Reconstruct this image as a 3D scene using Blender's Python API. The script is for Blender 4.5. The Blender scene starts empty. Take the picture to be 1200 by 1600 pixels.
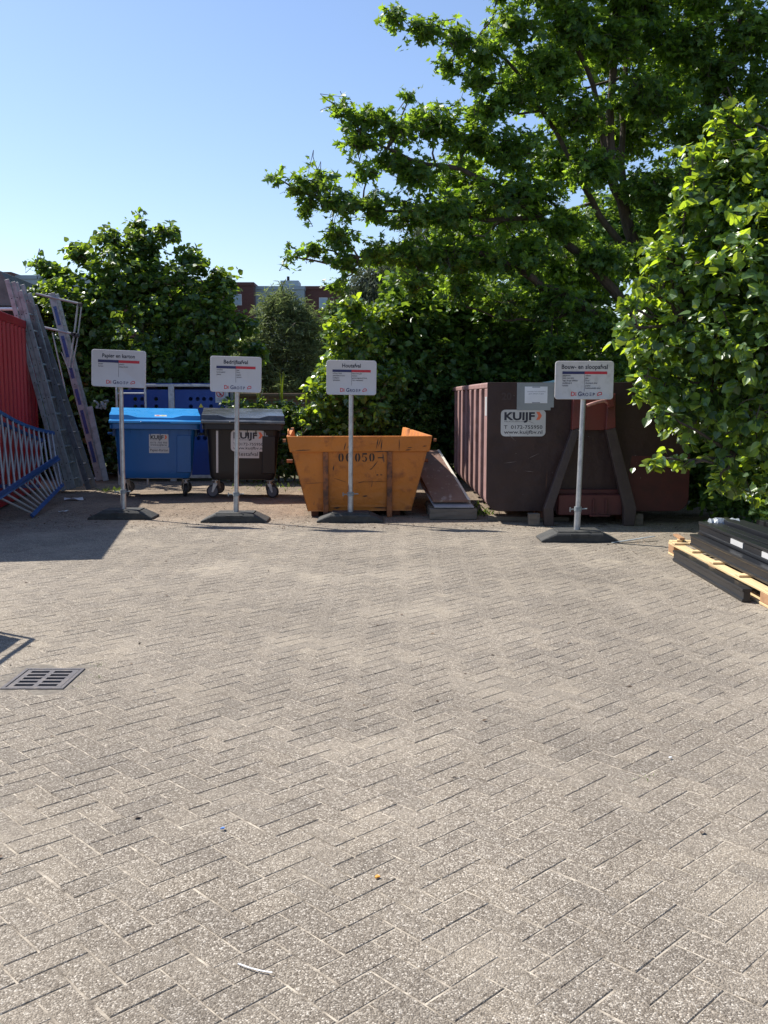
import bpy, math, random
import numpy as np
from mathutils import Vector, Matrix
R = math.radians
scene = bpy.context.scene
COL = scene.collection

# ------------------------------------------------------------------ camera
F_PX, CAM_H, PITCH = 1500.0, 1.6, math.atan(180 / 1500)
cam_d = bpy.data.cameras.new("camera")
cam = bpy.data.objects.new("camera", cam_d)
COL.objects.link(cam)
cam.location = (0, 0, CAM_H)
cam.rotation_euler = (R(90) - PITCH, 0, 0)
cam_d.sensor_fit = 'VERTICAL'
cam_d.sensor_height = 36
cam_d.lens = 36 * F_PX / 1600
cam_d.clip_start, cam_d.clip_end = 0.05, 2000
scene.camera = cam

# ------------------------------------------------------------------ sky, sun, exposure
SUN_EL = R(48)
SUN_AZ = math.atan2(-1.43, 0.884)          # clockwise from +Y
world = bpy.data.worlds.new("World")
scene.world = world
world.use_nodes = True
wn, wl = world.node_tree.nodes, world.node_tree.links
bgn = wn['Background']
sky = wn.new('ShaderNodeTexSky')
sky.sky_type = 'NISHITA'
sky.sun_disc = False
sky.sun_elevation = SUN_EL
sky.sun_rotation = SUN_AZ
sky.air_density = 1.15
sky.dust_density = 0.45
sky.ozone_density = 3.6
tintn = wn.new('ShaderNodeMix')
tintn.data_type, tintn.blend_type = 'RGBA', 'MULTIPLY'
tintn.inputs[0].default_value = 1.0
tintn.inputs[7].default_value = (1.03, 0.985, 1.04, 1)      # camera white balance of the photo
wl.new(sky.outputs[0], tintn.inputs[6])
wl.new(tintn.outputs[2], bgn.inputs[0])
bgn.inputs[1].default_value = 0.10
sun_d = bpy.data.lights.new("sun", 'SUN')
sun_d.energy = 5.0
sun_d.angle = R(0.5)
sun_d.color = (1.0, 0.95, 0.87)
sun = bpy.data.objects.new("sun", sun_d)
COL.objects.link(sun)
sdir = Vector((math.sin(SUN_AZ) * math.cos(SUN_EL), math.cos(SUN_AZ) * math.cos(SUN_EL), math.sin(SUN_EL)))
sun.rotation_euler = sdir.to_track_quat('Z', 'Y').to_euler()
sun.location = sdir * 30
vs = scene.view_settings
vs.view_transform, vs.look, vs.exposure, vs.gamma = 'Standard', 'None', 0.72, 1.0
vs.use_curve_mapping = False
scene.cycles.max_bounces = 8
scene.cycles.diffuse_bounces = 4
scene.cycles.transmission_bounces = 5
scene.cycles.transparent_max_bounces = 8


# ------------------------------------------------------------------ helpers
KD = 1.2987            # the first survey of the distances assumed a wider lens


def at(px, py, Y):
    return atr(px, py, Y * KD)


def atr(px, py, Y, c=CAM_H):
    """world point seen at (px, py) of the 1200x1600 photo at distance Y"""
    v = (800 - py) / F_PX
    r = ((px - 600) / F_PX, math.cos(PITCH) + v * math.sin(PITCH), -math.sin(PITCH) + v * math.cos(PITCH))
    t = Y / r[1]
    return Vector((r[0] * t, Y, c + r[2] * t))


def gr(px, py, z=0.0):
    v = (800 - py) / F_PX
    r = ((px - 600) / F_PX, math.cos(PITCH) + v * math.sin(PITCH), -math.sin(PITCH) + v * math.cos(PITCH))
    t = (z - CAM_H) / r[2]
    return Vector((r[0] * t, r[1] * t, z))


def tag(o, label=None, cat=None, group=None, kind=None):
    if label: o['label'] = label
    if cat: o['category'] = cat
    if group: o['group'] = group
    if kind: o['kind'] = kind
    return o


def link(o, parent=None):
    COL.objects.link(o)
    if parent: o.parent = parent
    return o


def thing(name, label, cat, loc=(0, 0, 0), rz=0.0, group=None):
    o = bpy.data.objects.new(name, None)
    o.empty_display_size = 0.1
    COL.objects.link(o)
    o.location = loc
    o.rotation_euler = (0, 0, rz)
    return tag(o, label, cat, group)


class MB:
    def __init__(self):
        self.v, self.f, self.m = [], [], []

    def add(self, vs, fs, mi=0):
        b = len(self.v)
        self.v += [tuple(p) for p in vs]
        self.f += [tuple(b + i for i in f) for f in fs]
        self.m += [mi] * len(fs)
        return self

    def box(self, c, s, rot=None, mi=0):
        hx, hy, hz = s[0] / 2, s[1] / 2, s[2] / 2
        P = [Vector((x, y, z)) for z in (-hz, hz) for y in (-hy, hy) for x in (-hx, hx)]
        if rot is not None: P = [rot @ p for p in P]
        c = Vector(c)
        return self.add([p + c for p in P], [(0, 2, 3, 1), (4, 5, 7, 6), (0, 1, 5, 4), (1, 3, 7, 5), (3, 2, 6, 7), (2, 0, 4, 6)], mi)

    def bx(self, x0, x1, y0, y1, z0, z1, mi=0):
        return self.box(((x0 + x1) / 2, (y0 + y1) / 2, (z0 + z1) / 2), (x1 - x0, y1 - y0, z1 - z0), None, mi)

    def beam(self, a, b, w, h, up=(0, 0, 1), mi=0):
        """box from a to b, w across, h along 'up'"""
        a, b = Vector(a), Vector(b)
        d = (b - a)
        L = d.length
        d.normalize()
        u = Vector(up)
        s = d.cross(u).normalized()
        u = s.cross(d).normalized()
        rot = Matrix((s, d, u)).transposed()
        return self.box((a + b) / 2, (w, L, h), rot, mi)

    def tube(self, pts, rad, n=10, cap=True, mi=0):
        pts = [Vector(p) for p in pts]
        if not isinstance(rad, (list, tuple)): rad = [rad] * len(pts)
        prev = None
        vsx, fs = [], []
        for i, p in enumerate(pts):
            d = (pts[min(i + 1, len(pts) - 1)] - pts[max(i - 1, 0)]).normalized()
            if prev is None:
                u = d.orthogonal().normalized()
            else:
                u = (prev - d * prev.dot(d))
                u = u.normalized() if u.length > 1e-6 else d.orthogonal().normalized()
            prev = u
            w = d.cross(u)
            for k in range(n):
                a = 2 * math.pi * k / n
                vsx.append(p + (u * math.cos(a) + w * math.sin(a)) * rad[i])
        for i in range(len(pts) - 1):
            for k in range(n):
                a, b = i * n + k, i * n + (k + 1) % n
                fs.append((a, b, b + n, a + n))
        if cap:
            fs.append(tuple(range(n - 1, -1, -1)))
            fs.append(tuple((len(pts) - 1) * n + k for k in range(n)))
        return self.add(vsx, fs, mi)

    def loft(self, rings, cap=True, mi=0, closed=True):
        n = len(rings[0])
        vsx = [p for r in rings for p in r]
        fs = []
        for i in range(len(rings) - 1):
            for k in range(n if closed else n - 1):
                a, b = i * n + k, i * n + (k + 1) % n
                fs.append((a, b, b + n, a + n))
        if cap:
            fs.append(tuple(range(n - 1, -1, -1)))
            fs.append(tuple((len(rings) - 1) * n + k for k in range(n)))
        return self.add(vsx, fs, mi)

    def prism(self, poly, axis, a0, a1, mi=0):
        """poly: list of 2-D points; extruded on 'x','y' or 'z' between a0 and a1"""
        def mk(p, a):
            return {'x': (a, p[0], p[1]), 'y': (p[0], a, p[1]), 'z': (p[0], p[1], a)}[axis]
        return self.loft([[mk(p, a0) for p in poly], [mk(p, a1) for p in poly]], True, mi)

    def build(self, name, mats, parent=None, bevel=0.0, smooth=False, seg=1, loc=None):
        me = bpy.data.meshes.new(name)
        me.from_pydata(self.v, [], self.f)
        if not isinstance(mats, (list, tuple)): mats = [mats]
        for m in mats: me.materials.append(m)
        me.polygons.foreach_set('material_index', self.m)
        import bmesh
        bm = bmesh.new()
        bm.from_mesh(me)
        bmesh.ops.recalc_face_normals(bm, faces=bm.faces)
        if bevel > 0:
            es = [e for e in bm.edges if len(e.link_faces) == 2 and e.calc_face_angle(0) > 0.5]
            bmesh.ops.bevel(bm, geom=es, offset=bevel, segments=seg, profile=0.6, affect='EDGES', clamp_overlap=True)
        bm.to_mesh(me)
        bm.free()
        me.update()
        if smooth:
            me.polygons.foreach_set('use_smooth', [True] * len(me.polygons))
            if hasattr(me, 'set_sharp_from_angle'): me.set_sharp_from_angle(angle=R(35))
        o = bpy.data.objects.new(name, me)
        if loc is not None: o.location = loc
        return link(o, parent)


def split_build(self, name, mats, parent=None, bevel=0.0, smooth=False, seg=1):
    """every loose piece becomes an object of its own"""
    n = len(self.v)
    par = list(range(n))
    def find(a):
        while par[a] != a:
            par[a] = par[par[a]]
            a = par[a]
        return a
    for f in self.f:
        for i in f[1:]: par[find(i)] = find(f[0])
    groups = {}
    for k, f in enumerate(self.f): groups.setdefault(find(f[0]), []).append(k)
    out = []
    for g in groups.values():
        mp, b = {}, MB()
        for k in g:
            for i in self.f[k]:
                if i not in mp:
                    mp[i] = len(b.v)
                    b.v.append(self.v[i])
            b.f.append(tuple(mp[i] for i in self.f[k]))
            b.m.append(self.m[k])
        out.append(b.build(name, mats, parent, bevel, smooth, seg))
    return out


MB.split = split_build


def rrect(w, d, r, n=5, cx=0.0, cy=0.0):
    pts = []
    for (sx, sy, a0) in ((1, 1, 0), (-1, 1, 90), (-1, -1, 180), (1, -1, 270)):
        for k in range(n + 1):
            a = R(a0 + 90 * k / n)
            pts.append((cx + sx * (w / 2 - r) + r * math.cos(a), cy + sy * (d / 2 - r) + r * math.sin(a)))
    return pts


# ------------------------------------------------------------------ materials
MATS = {}


def nodes_of(name):
    m = bpy.data.materials.new(name)
    m.use_nodes = True
    nt = m.node_tree
    return m, nt.nodes, nt.links, nt.nodes['Principled BSDF']


def N(nd, typ, **kw):
    n = nd.new(typ)
    for k, v in kw.items():
        if k in n.inputs.keys():
            n.inputs[k].default_value = v
        else:
            setattr(n, k, v)
    return n


def ramp(nd, stops):
    r = nd.new('ShaderNodeValToRGB')
    el = r.color_ramp.elements
    while len(el) < len(stops): el.new(0.5)
    for e, (p, c) in zip(el, stops):
        e.position = p
        e.color = c if len(c) == 4 else (*c, 1)
    return r


def c4(c): return (*c, 1)


def surf(name, base, dirt=None, rough=0.5, metal=0.0, scale=6.0, lo=0.5, hi=0.7, amount=1.0, bump=0.0, bscale=60.0,
         stretch=(1, 1, 1), spec=0.5, scratch=None, rvar=0.15, coat=0.0, tint=0.12):
    """paint / metal / plastic with cloudy tone, worn patches and fine grain (all in object space)"""
    if name in MATS: return MATS[name]
    m, nd, lk, bs = nodes_of(name)
    tc = N(nd, 'ShaderNodeTexCoord')
    mp = N(nd, 'ShaderNodeMapping')
    mp.inputs['Scale'].default_value = stretch
    lk.new(tc.outputs['Object'], mp.inputs[0])
    n1 = N(nd, 'ShaderNodeTexNoise', Scale=scale, Detail=8.0, Roughness=0.62)
    lk.new(mp.outputs[0], n1.inputs['Vector'])
    n2 = N(nd, 'ShaderNodeTexNoise', Scale=scale * 0.35, Detail=3.0)
    lk.new(mp.outputs[0], n2.inputs['Vector'])
    t = ramp(nd, [(0.3, tuple(x * (1 - tint) for x in base)), (0.7, tuple(min(1, x * (1 + tint)) for x in base))])
    lk.new(n2.outputs[0], t.inputs[0])
    col = t.outputs[0]
    if dirt:
        rr = ramp(nd, [(lo, (0, 0, 0)), (hi, (amount,) * 3)])
        lk.new(n1.outputs[0], rr.inputs[0])
        mx = N(nd, 'ShaderNodeMix', data_type='RGBA')
        lk.new(rr.outputs[0], mx.inputs[0])
        lk.new(col, mx.inputs[6])
        mx.inputs[7].default_value = c4(dirt)
        col = mx.outputs[2]
    if scratch:
        mp2 = N(nd, 'ShaderNodeMapping')
        mp2.inputs['Scale'].default_value = scratch[1]
        mp2.inputs['Rotation'].default_value = (0.3, 0.2, 0.5)
        lk.new(tc.outputs['Object'], mp2.inputs[0])
        n3 = N(nd, 'ShaderNodeTexNoise', Scale=scratch[2], Detail=4.0, Roughness=0.5)
        lk.new(mp2.outputs[0], n3.inputs['Vector'])
        r3 = ramp(nd, [(scratch[3], (0, 0, 0)), (scratch[3] + 0.03, (0.85,) * 3)])
        lk.new(n3.outputs[0], r3.inputs[0])
        mx = N(nd, 'ShaderNodeMix', data_type='RGBA')
        lk.new(r3.outputs[0], mx.inputs[0])
        lk.new(col, mx.inputs[6])
        mx.inputs[7].default_value = c4(scratch[0])
        col = mx.outputs[2]
    lk.new(col, bs.inputs['Base Color'])
    rr = N(nd, 'ShaderNodeMapRange')
    rr.inputs['To Min'].default_value = max(0.03, rough - rvar)
    rr.inputs['To Max'].default_value = min(1, rough + rvar)
    lk.new(n1.outputs[0], rr.inputs['Value'])
    lk.new(rr.outputs[0], bs.inputs['Roughness'])
    bs.inputs['Metallic'].default_value = metal
    bs.inputs['Specular IOR Level'].default_value = spec
    bs.inputs['Coat Weight'].default_value = coat
    if bump > 0:
        nb = N(nd, 'ShaderNodeTexNoise', Scale=bscale, Detail=4.0)
        lk.new(mp.outputs[0], nb.inputs['Vector'])
        b = N(nd, 'ShaderNodeBump', Strength=bump, Distance=0.01 if bscale > 10 else 0.08)
        lk.new(nb.outputs[0], b.inputs['Height'])
        lk.new(b.outputs[0], bs.inputs['Normal'])
    MATS[name] = m
    return m


def leaf_mat(name, dark, light, trans, tfac=0.42, rough=0.42, spec=0.45, steps=(0.3, 0.4, 0.55, 0.68)):
    m, nd, lk, bs = nodes_of(name)
    a = N(nd, 'ShaderNodeAttribute', attribute_name='rnd')
    r1 = ramp(nd, [(0.0, dark), (0.8, light), (1.0, tuple(min(1, x * 1.25) for x in light))])
    lk.new(a.outputs['Fac'], r1.inputs[0])
    lk.new(r1.outputs[0], bs.inputs['Base Color'])
    bs.inputs['Roughness'].default_value = rough
    bs.inputs['Specular IOR Level'].default_value = spec
    r2 = ramp(nd, [(0.0, tuple(x * steps[0] for x in trans)), (steps[1], tuple(x * steps[2] for x in trans)), (steps[3], trans)])
    lk.new(a.outputs['Fac'], r2.inputs[0])
    tr = N(nd, 'ShaderNodeBsdfTranslucent')
    lk.new(r2.outputs[0], tr.inputs[0])
    mx = N(nd, 'ShaderNodeMixShader')
    mx.inputs[0].default_value = tfac
    lk.new(bs.outputs[0], mx.inputs[1])
    lk.new(tr.outputs[0], mx.inputs[2])
    lk.new(mx.outputs[0], nd['Material Output'].inputs[0])
    return m


M_galv = surf('galvanised_steel', (0.46, 0.47, 0.48), (0.3, 0.3, 0.31), 0.45, 0.65, 14, 0.45, 0.65, 0.7)
M_alu = surf('weathered_aluminium', (0.26, 0.295, 0.31), (0.12, 0.12, 0.13), 0.6, 0.15, 9, 0.48, 0.7, 0.8)
M_alu2 = surf('dull_aluminium', (0.13, 0.135, 0.15), (0.07, 0.07, 0.08), 0.6, 0.15, 9, 0.45, 0.7, 0.8)
M_black = surf('black_rubber', (0.022, 0.022, 0.023), (0.06, 0.058, 0.052), 0.7, 0, 9, 0.45, 0.75, 0.8, 0.3, 120)
M_rubber = surf('recycled_rubber', (0.032, 0.033, 0.031), (0.075, 0.072, 0.064), 0.75, 0, 12, 0.45, 0.7, 0.8, 0.5, 160)
M_hole = surf('dark_hole', (0.012, 0.012, 0.013), None, 0.9)
M_board = surf('sign_white', (0.50, 0.485, 0.505), (0.40, 0.385, 0.39), 0.4, 0, 9, 0.6, 0.85, 0.5, tint=0.03)
M_board2 = surf('sign_white_grimy', (0.50, 0.49, 0.50), (0.30, 0.28, 0.26), 0.5, 0, 11, 0.5, 0.78, 0.6, tint=0.05)
M_edge = surf('sign_rim', (0.72, 0.72, 0.72), None, 0.35, 0.2)
M_navy = surf('navy_ink', (0.010, 0.012, 0.085), None, 0.45)
M_ink = surf('dark_ink', (0.012, 0.013, 0.03), None, 0.45)
M_red_ink = surf('red_ink', (0.48, 0.012, 0.03), None, 0.45)
M_orange_ink = surf('orange_ink', (0.75, 0.16, 0.07), None, 0.45)
M_green_ink = surf('green_ink', (0.45, 0.5, 0.1), None, 0.45)
M_sticker = surf('sticker_white', (0.5, 0.5, 0.5), None, 0.35)
M_paper = surf('paper_white', (0.72, 0.74, 0.8), None, 0.4)
M_yellow = surf('warning_yellow', (0.75, 0.6, 0.05), None, 0.4)
M_bluebin = surf('blue_bin_plastic', (0.012, 0.115, 0.34), (0.02, 0.11, 0.26), 0.38, 0, 5, 0.5, 0.8, 0.5, 0.08, 90, tint=0.06)
M_bluelid = surf('blue_lid_plastic', (0.03, 0.25, 0.58), (0.07, 0.29, 0.5), 0.3, 0, 7, 0.55, 0.8, 0.6, 0.05, 90, tint=0.05)
M_blackbin = surf('anthracite_bin_plastic', (0.0085, 0.0092, 0.012), (0.017, 0.018, 0.021), 0.5, 0, 5, 0.5, 0.8, 0.5, 0.08, 90)
M_blacklid = surf('sky_greyed_lid_plastic', (0.055, 0.06, 0.065), (0.12, 0.125, 0.13), 0.24, 0, 7, 0.45, 0.75, 0.7, 0.05, 90)  # black lid; the sky's reflection is put into a greyer base colour
M_cabblue = surf('cabinet_blue_steel', (0.005, 0.045, 0.24), (0.008, 0.03, 0.15), 0.4, 0, 5, 0.5, 0.8, 0.5)
M_orange = surf('orange_skip_paint', (0.50, 0.155, 0.015), (0.24, 0.065, 0.014), 0.5, 0, 5, 0.54, 0.70, 0.85, 0.35, 5,
                scratch=((0.045, 0.025, 0.02), (3, 3, 0.7), 3.2, 0.70))
M_orangein = surf('orange_skip_inside', (0.60, 0.22, 0.05), (0.30, 0.12, 0.06), 0.6, 0, 4, 0.45, 0.68, 0.8, 0.12, 40,
                  scratch=((0.10, 0.05, 0.03), (1, 4, 4), 2.2, 0.62))
M_rust = surf('rusty_steel', (0.13, 0.045, 0.022), (0.05, 0.025, 0.02), 0.8, 0, 8, 0.4, 0.7, 0.9, 0.4, 80)
M_orangerib = surf('worn_orange_rib', (0.30, 0.10, 0.03), (0.07, 0.035, 0.025), 0.7, 0, 10, 0.42, 0.62, 0.9, 0.3, 80)
M_cont = surf('brown_container_paint', (0.046, 0.025, 0.0225), (0.028, 0.016, 0.015), 0.5, 0, 3.0, 0.45, 0.75, 0.8, 0.35, 3.5,
              scratch=((0.095, 0.045, 0.03), (7, 7, 0.5), 1.6, 0.66), spec=0.3)
M_contrib = surf('sunlit_faded_rib_paint', (0.30, 0.18, 0.165), (0.16, 0.075, 0.05), 0.6, 0, 5, 0.5, 0.75, 0.8, 0.1, 40)  # sunlight on the bleached ribs is put into this paler brown
M_contred = surf('red_oxide_paint', (0.085, 0.016, 0.014), (0.04, 0.018, 0.016), 0.6, 0, 4, 0.45, 0.75, 0.7, 0.15, 40)
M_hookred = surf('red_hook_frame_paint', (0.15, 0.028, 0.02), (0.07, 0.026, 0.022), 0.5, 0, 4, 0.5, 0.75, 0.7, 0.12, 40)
M_frame = surf('worn_brown_frame', (0.048, 0.030, 0.026), (0.085, 0.062, 0.052), 0.6, 0, 7, 0.5, 0.75, 0.6, 0.2, 60)
M_contgrey = surf('grey_plate', (0.26, 0.285, 0.30), (0.18, 0.19, 0.2), 0.5, 0, 4, 0.5, 0.8, 0.6)
M_stencil = surf('black_stencil', (0.02, 0.014, 0.012), None, 0.6)
M_stencil2 = surf('faint_stencil', (0.045, 0.026, 0.026), None, 0.6)
M_redbox = surf('red_container_paint', (0.34, 0.004, 0.012), (0.22, 0.003, 0.008), 0.42, 0, 3.0, 0.5, 0.8, 0.6, 0.08, 30, stretch=(1, 1, 0.25))
M_bluerail = surf('blue_rail_paint', (0.012, 0.055, 0.19), (0.03, 0.045, 0.09), 0.45, 0, 8, 0.5, 0.75, 0.6)
M_tubes = surf('pale_tube', (0.31, 0.32, 0.33), (0.2, 0.2, 0.22), 0.45, 0.3, 9, 0.48, 0.7, 0.7)
M_ply = surf('brown_plywood_sheet', (0.17, 0.095, 0.07), (0.34, 0.29, 0.25), 0.6, 0, 7, 0.56, 0.66, 0.75, 0.15, 50, stretch=(2, 0.6, 2))
M_plyedge = surf('pale_board_edge', (0.55, 0.52, 0.45), (0.3, 0.27, 0.22), 0.7, 0, 9, 0.5, 0.8, 0.7)
M_greyboard = surf('grey_board', (0.30, 0.31, 0.33), (0.17, 0.16, 0.15), 0.6, 0, 6, 0.5, 0.8, 0.7)
M_oldwood = surf('weathered_wood', (0.17, 0.14, 0.11), (0.09, 0.075, 0.06), 0.85, 0, 9, 0.45, 0.7, 0.8, 0.5, 60, stretch=(0.4, 3, 3))
M_newwood = surf('fresh_pine', (0.62, 0.45, 0.24), (0.40, 0.25, 0.12), 0.75, 0, 6, 0.5, 0.8, 0.6, 0.3, 60, stretch=(5, 0.35, 5))
M_endwood = surf('pine_end_grain', (0.36, 0.20, 0.10), (0.24, 0.13, 0.07), 0.8, 0, 12, 0.45, 0.7, 0.8)
M_profile = surf('anthracite_profile', (0.014, 0.0155, 0.019), (0.030, 0.030, 0.033), 0.36, 0.1, 4, 0.5, 0.8, 0.5, 0.05, 40, stretch=(3, 0.3, 3))
M_bubble = surf('bubble_wrap', (0.28, 0.31, 0.34), None, 0.2, 0, 30, bump=0.8, bscale=60)
M_iron = surf('cast_iron_grate', (0.10, 0.092, 0.095), (0.20, 0.165, 0.135), 0.6, 0.2, 20, 0.5, 0.72, 0.7, 0.3, 150)
M_bark = surf('grey_brown_bark', (0.085, 0.062, 0.048), (0.04, 0.032, 0.024), 0.9, 0, 12, 0.42, 0.65, 0.9, 0.8, 50, stretch=(1, 1, 0.3))
M_shed = surf('grey_felt_roof', (0.14, 0.14, 0.14), (0.08, 0.08, 0.08), 0.8, 0, 6, 0.45, 0.7, 0.7, 0.3, 50)
M_brickred = None


def brick_mat(name, c1, c2, mortar, sx=4.0):
    m, nd, lk, bs = nodes_of(name)
    tc = N(nd, 'ShaderNodeTexCoord')
    mp = N(nd, 'ShaderNodeMapping')
    mp.inputs['Rotation'].default_value = (R(90), 0, 0)
    lk.new(tc.outputs['Object'], mp.inputs[0])
    b = N(nd, 'ShaderNodeTexBrick', Scale=sx)
    b.inputs['Color1'].default_value = c4(c1)
    b.inputs['Color2'].default_value = c4(c2)
    b.inputs['Mortar'].default_value = c4(mortar)
    b.inputs['Mortar Size'].default_value = 0.012
    b.inputs['Brick Width'].default_value = 0.9
    b.inputs['Row Height'].default_value = 0.28
    lk.new(mp.outputs[0], b.inputs['Vector'])
    lk.new(b.outputs['Color'], bs.inputs['Base Color'])
    bs.inputs['Roughness'].default_value = 0.85
    return m


M_housebrick = brick_mat('far_dark_brick', (0.13, 0.052, 0.042), (0.10, 0.04, 0.035), (0.12, 0.08, 0.07))
M_wallbrick = brick_mat('low_wall_brick', (0.30, 0.15, 0.10), (0.22, 0.11, 0.08), (0.3, 0.27, 0.24))
M_panel = surf('blue_grey_cladding', (0.30, 0.37, 0.42), None, 0.6, tint=0.04)
M_win = surf('window_pane', (0.30, 0.42, 0.52), None, 0.1, 0, rvar=0.02)
M_winframe = surf('window_frame_white', (0.6, 0.6, 0.6), None, 0.5)


# ------------------------------------------------------------------ ground
def ground_mats():
    # pavers: exposed aggregate
    m, nd, lk, bs = nodes_of('aggregate_paver')
    tc = N(nd, 'ShaderNodeTexCoord')
    a = N(nd, 'ShaderNodeAttribute', attribute_name='rnd')
    vo = N(nd, 'ShaderNodeTexVoronoi', Scale=190.0, Randomness=1.0)
    lk.new(tc.outputs['Object'], vo.inputs['Vector'])
    sep = N(nd, 'ShaderNodeSeparateColor')
    lk.new(vo.outputs['Color'], sep.inputs[0])
    grain = ramp(nd, [(0.0, (0.128, 0.106, 0.080)), (0.30, (0.188, 0.160, 0.126)), (0.62, (0.262, 0.228, 0.182)), (0.84, (0.35, 0.31, 0.252)), (0.93, (0.46, 0.415, 0.345)), (1.0, (0.60, 0.55, 0.47))])
    lk.new(sep.outputs[0], grain.inputs[0])
    # sand / cement matrix in the gaps between grains
    er = ramp(nd, [(0.0, (0, 0, 0)), (0.55, (0.0,) * 3), (0.9, (0.6,) * 3)])
    lk.new(vo.outputs['Distance'], er.inputs[0])
    mx0 = N(nd, 'ShaderNodeMix', data_type='RGBA')
    lk.new(er.outputs[0], mx0.inputs[0])
    lk.new(grain.outputs[0], mx0.inputs[6])
    mx0.inputs[7].default_value = (0.16, 0.132, 0.104, 1)
    # blown sand, in patches that ignore the bricks
    n1 = N(nd, 'ShaderNodeTexNoise', Scale=1.1, Detail=9.0, Roughness=0.66)
    lk.new(tc.outputs['Object'], n1.inputs['Vector'])
    n1b = N(nd, 'ShaderNodeTexNoise', Scale=30.0, Detail=5.0, Roughness=0.7)
    lk.new(tc.outputs['Object'], n1b.inputs['Vector'])
    ad = N(nd, 'ShaderNodeMath', operation='MULTIPLY_ADD')
    lk.new(n1b.outputs[0], ad.inputs[0])
    ad.inputs[1].default_value = 0.35
    lk.new(n1.outputs[0], ad.inputs[2])
    sr = ramp(nd, [(0.66, (0, 0, 0)), (0.90, (0.6,) * 3)])
    lk.new(ad.outputs[0], sr.inputs[0])
    mx1 = N(nd, 'ShaderNodeMix', data_type='RGBA')
    lk.new(sr.outputs[0], mx1.inputs[0])
    lk.new(mx0.outputs[2], mx1.inputs[6])
    mx1.inputs[7].default_value = (0.42, 0.365, 0.285, 1)
    # tone per brick
    tb = ramp(nd, [(0.0, (0.84, 0.84, 0.85)), (0.5, (0.95, 0.945, 0.945)), (1.0, (1.05, 1.04, 1.025))])
    lk.new(a.outputs['Fac'], tb.inputs[0])
    mu = N(nd, 'ShaderNodeMix', data_type='RGBA', blend_type='MULTIPLY')
    mu.inputs[0].default_value = 1.0
    lk.new(mx1.outputs[2], mu.inputs[6])
    lk.new(tb.outputs[0], mu.inputs[7])
    # slow stains
    n3 = N(nd, 'ShaderNodeTexNoise', Scale=0.45, Detail=6.0, Roughness=0.6)
    lk.new(tc.outputs['Object'], n3.inputs['Vector'])
    r3 = ramp(nd, [(0.32, (0.80, 0.79, 0.78)), (0.66, (1.08, 1.07, 1.06))])
    lk.new(n3.outputs[0], r3.inputs[0])
    mu2 = N(nd, 'ShaderNodeMix', data_type='RGBA', blend_type='MULTIPLY')
    mu2.inputs[0].default_value = 1.0
    lk.new(mu.outputs[2], mu2.inputs[6])
    lk.new(r3.outputs[0], mu2.inputs[7])
    # the back strip is laid in redder, dirtier pavers
    sx = N(nd, 'ShaderNodeSeparateXYZ')
    lk.new(tc.outputs['Object'], sx.inputs[0])
    ay = N(nd, 'ShaderNodeMath', operation='MULTIPLY_ADD')
    lk.new(n1.outputs[0], ay.inputs[0])
    ay.inputs[1].default_value = 1.2
    lk.new(sx.outputs['Y'], ay.inputs[2])
    rb = N(nd, 'ShaderNodeMapRange')
    rb.inputs['From Min'].default_value = 12.2
    rb.inputs['From Max'].default_value = 13.6
    lk.new(ay.outputs[0], rb.inputs['Value'])
    mu3 = N(nd, 'ShaderNodeMix', data_type='RGBA', blend_type='MULTIPLY')
    lk.new(rb.outputs[0], mu3.inputs[0])
    lk.new(mu2.outputs[2], mu3.inputs[6])
    mu3.inputs[7].default_value = (0.90, 0.81, 0.74, 1)
    lk.new(mu3.outputs[2], bs.inputs['Base Color'])
    bs.inputs['Roughness'].default_value = 0.85
    bs.inputs['Specular IOR Level'].default_value = 0.25
    b = N(nd, 'ShaderNodeBump', Strength=0.75, Distance=0.004)
    iv = N(nd, 'ShaderNodeMath', operation='SUBTRACT')
    iv.inputs[0].default_value = 1.0
    lk.new(vo.outputs['Distance'], iv.inputs[1])
    lk.new(iv.outputs[0], b.inputs['Height'])
    b2 = N(nd, 'ShaderNodeBump', Strength=0.5, Distance=0.006)
    lk.new(n1b.outputs[0], b2.inputs['Height'])
    lk.new(b.outputs[0], b2.inputs['Normal'])
    lk.new(b2.outputs[0], bs.inputs['Normal'])
    MATS['paver'] = m
    # sand bed
    m, nd, lk, bs = nodes_of('joint_sand')
    tc = N(nd, 'ShaderNodeTexCoord')
    n = N(nd, 'ShaderNodeTexNoise', Scale=14.0, Detail=8.0, Roughness=0.7)
    lk.new(tc.outputs['Object'], n.inputs['Vector'])
    r = ramp(nd, [(0.36, (0.10, 0.082, 0.062)), (0.48, (0.27, 0.23, 0.178)), (0.64, (0.52, 0.455, 0.36))])
    lk.new(n.outputs[0], r.inputs[0])
    lk.new(r.outputs[0], bs.inputs['Base Color'])
    bs.inputs['Roughness'].default_value = 0.95
    b = N(nd, 'ShaderNodeBump', Strength=0.8, Distance=0.005)
    lk.new(n.outputs[0], b.inputs['Height'])
    lk.new(b.outputs[0], bs.inputs['Normal'])
    MATS['sand'] = m
    # soil
    m, nd, lk, bs = nodes_of('garden_soil')
    tc = N(nd, 'ShaderNodeTexCoord')
    n = N(nd, 'ShaderNodeTexNoise', Scale=3.0, Detail=10.0, Roughness=0.7)
    lk.new(tc.outputs['Object'], n.inputs['Vector'])
    r = ramp(nd, [(0.35, (0.05, 0.042, 0.028)), (0.55, (0.09, 0.085, 0.045)), (0.7, (0.06, 0.09, 0.03))])
    lk.new(n.outputs[0], r.inputs[0])
    lk.new(r.outputs[0], bs.inputs['Base Color'])
    bs.inputs['Roughness'].default_value = 1.0
    b = N(nd, 'ShaderNodeBump', Strength=1.0, Distance=0.03)
    lk.new(n.outputs[0], b.inputs['Height'])
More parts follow.
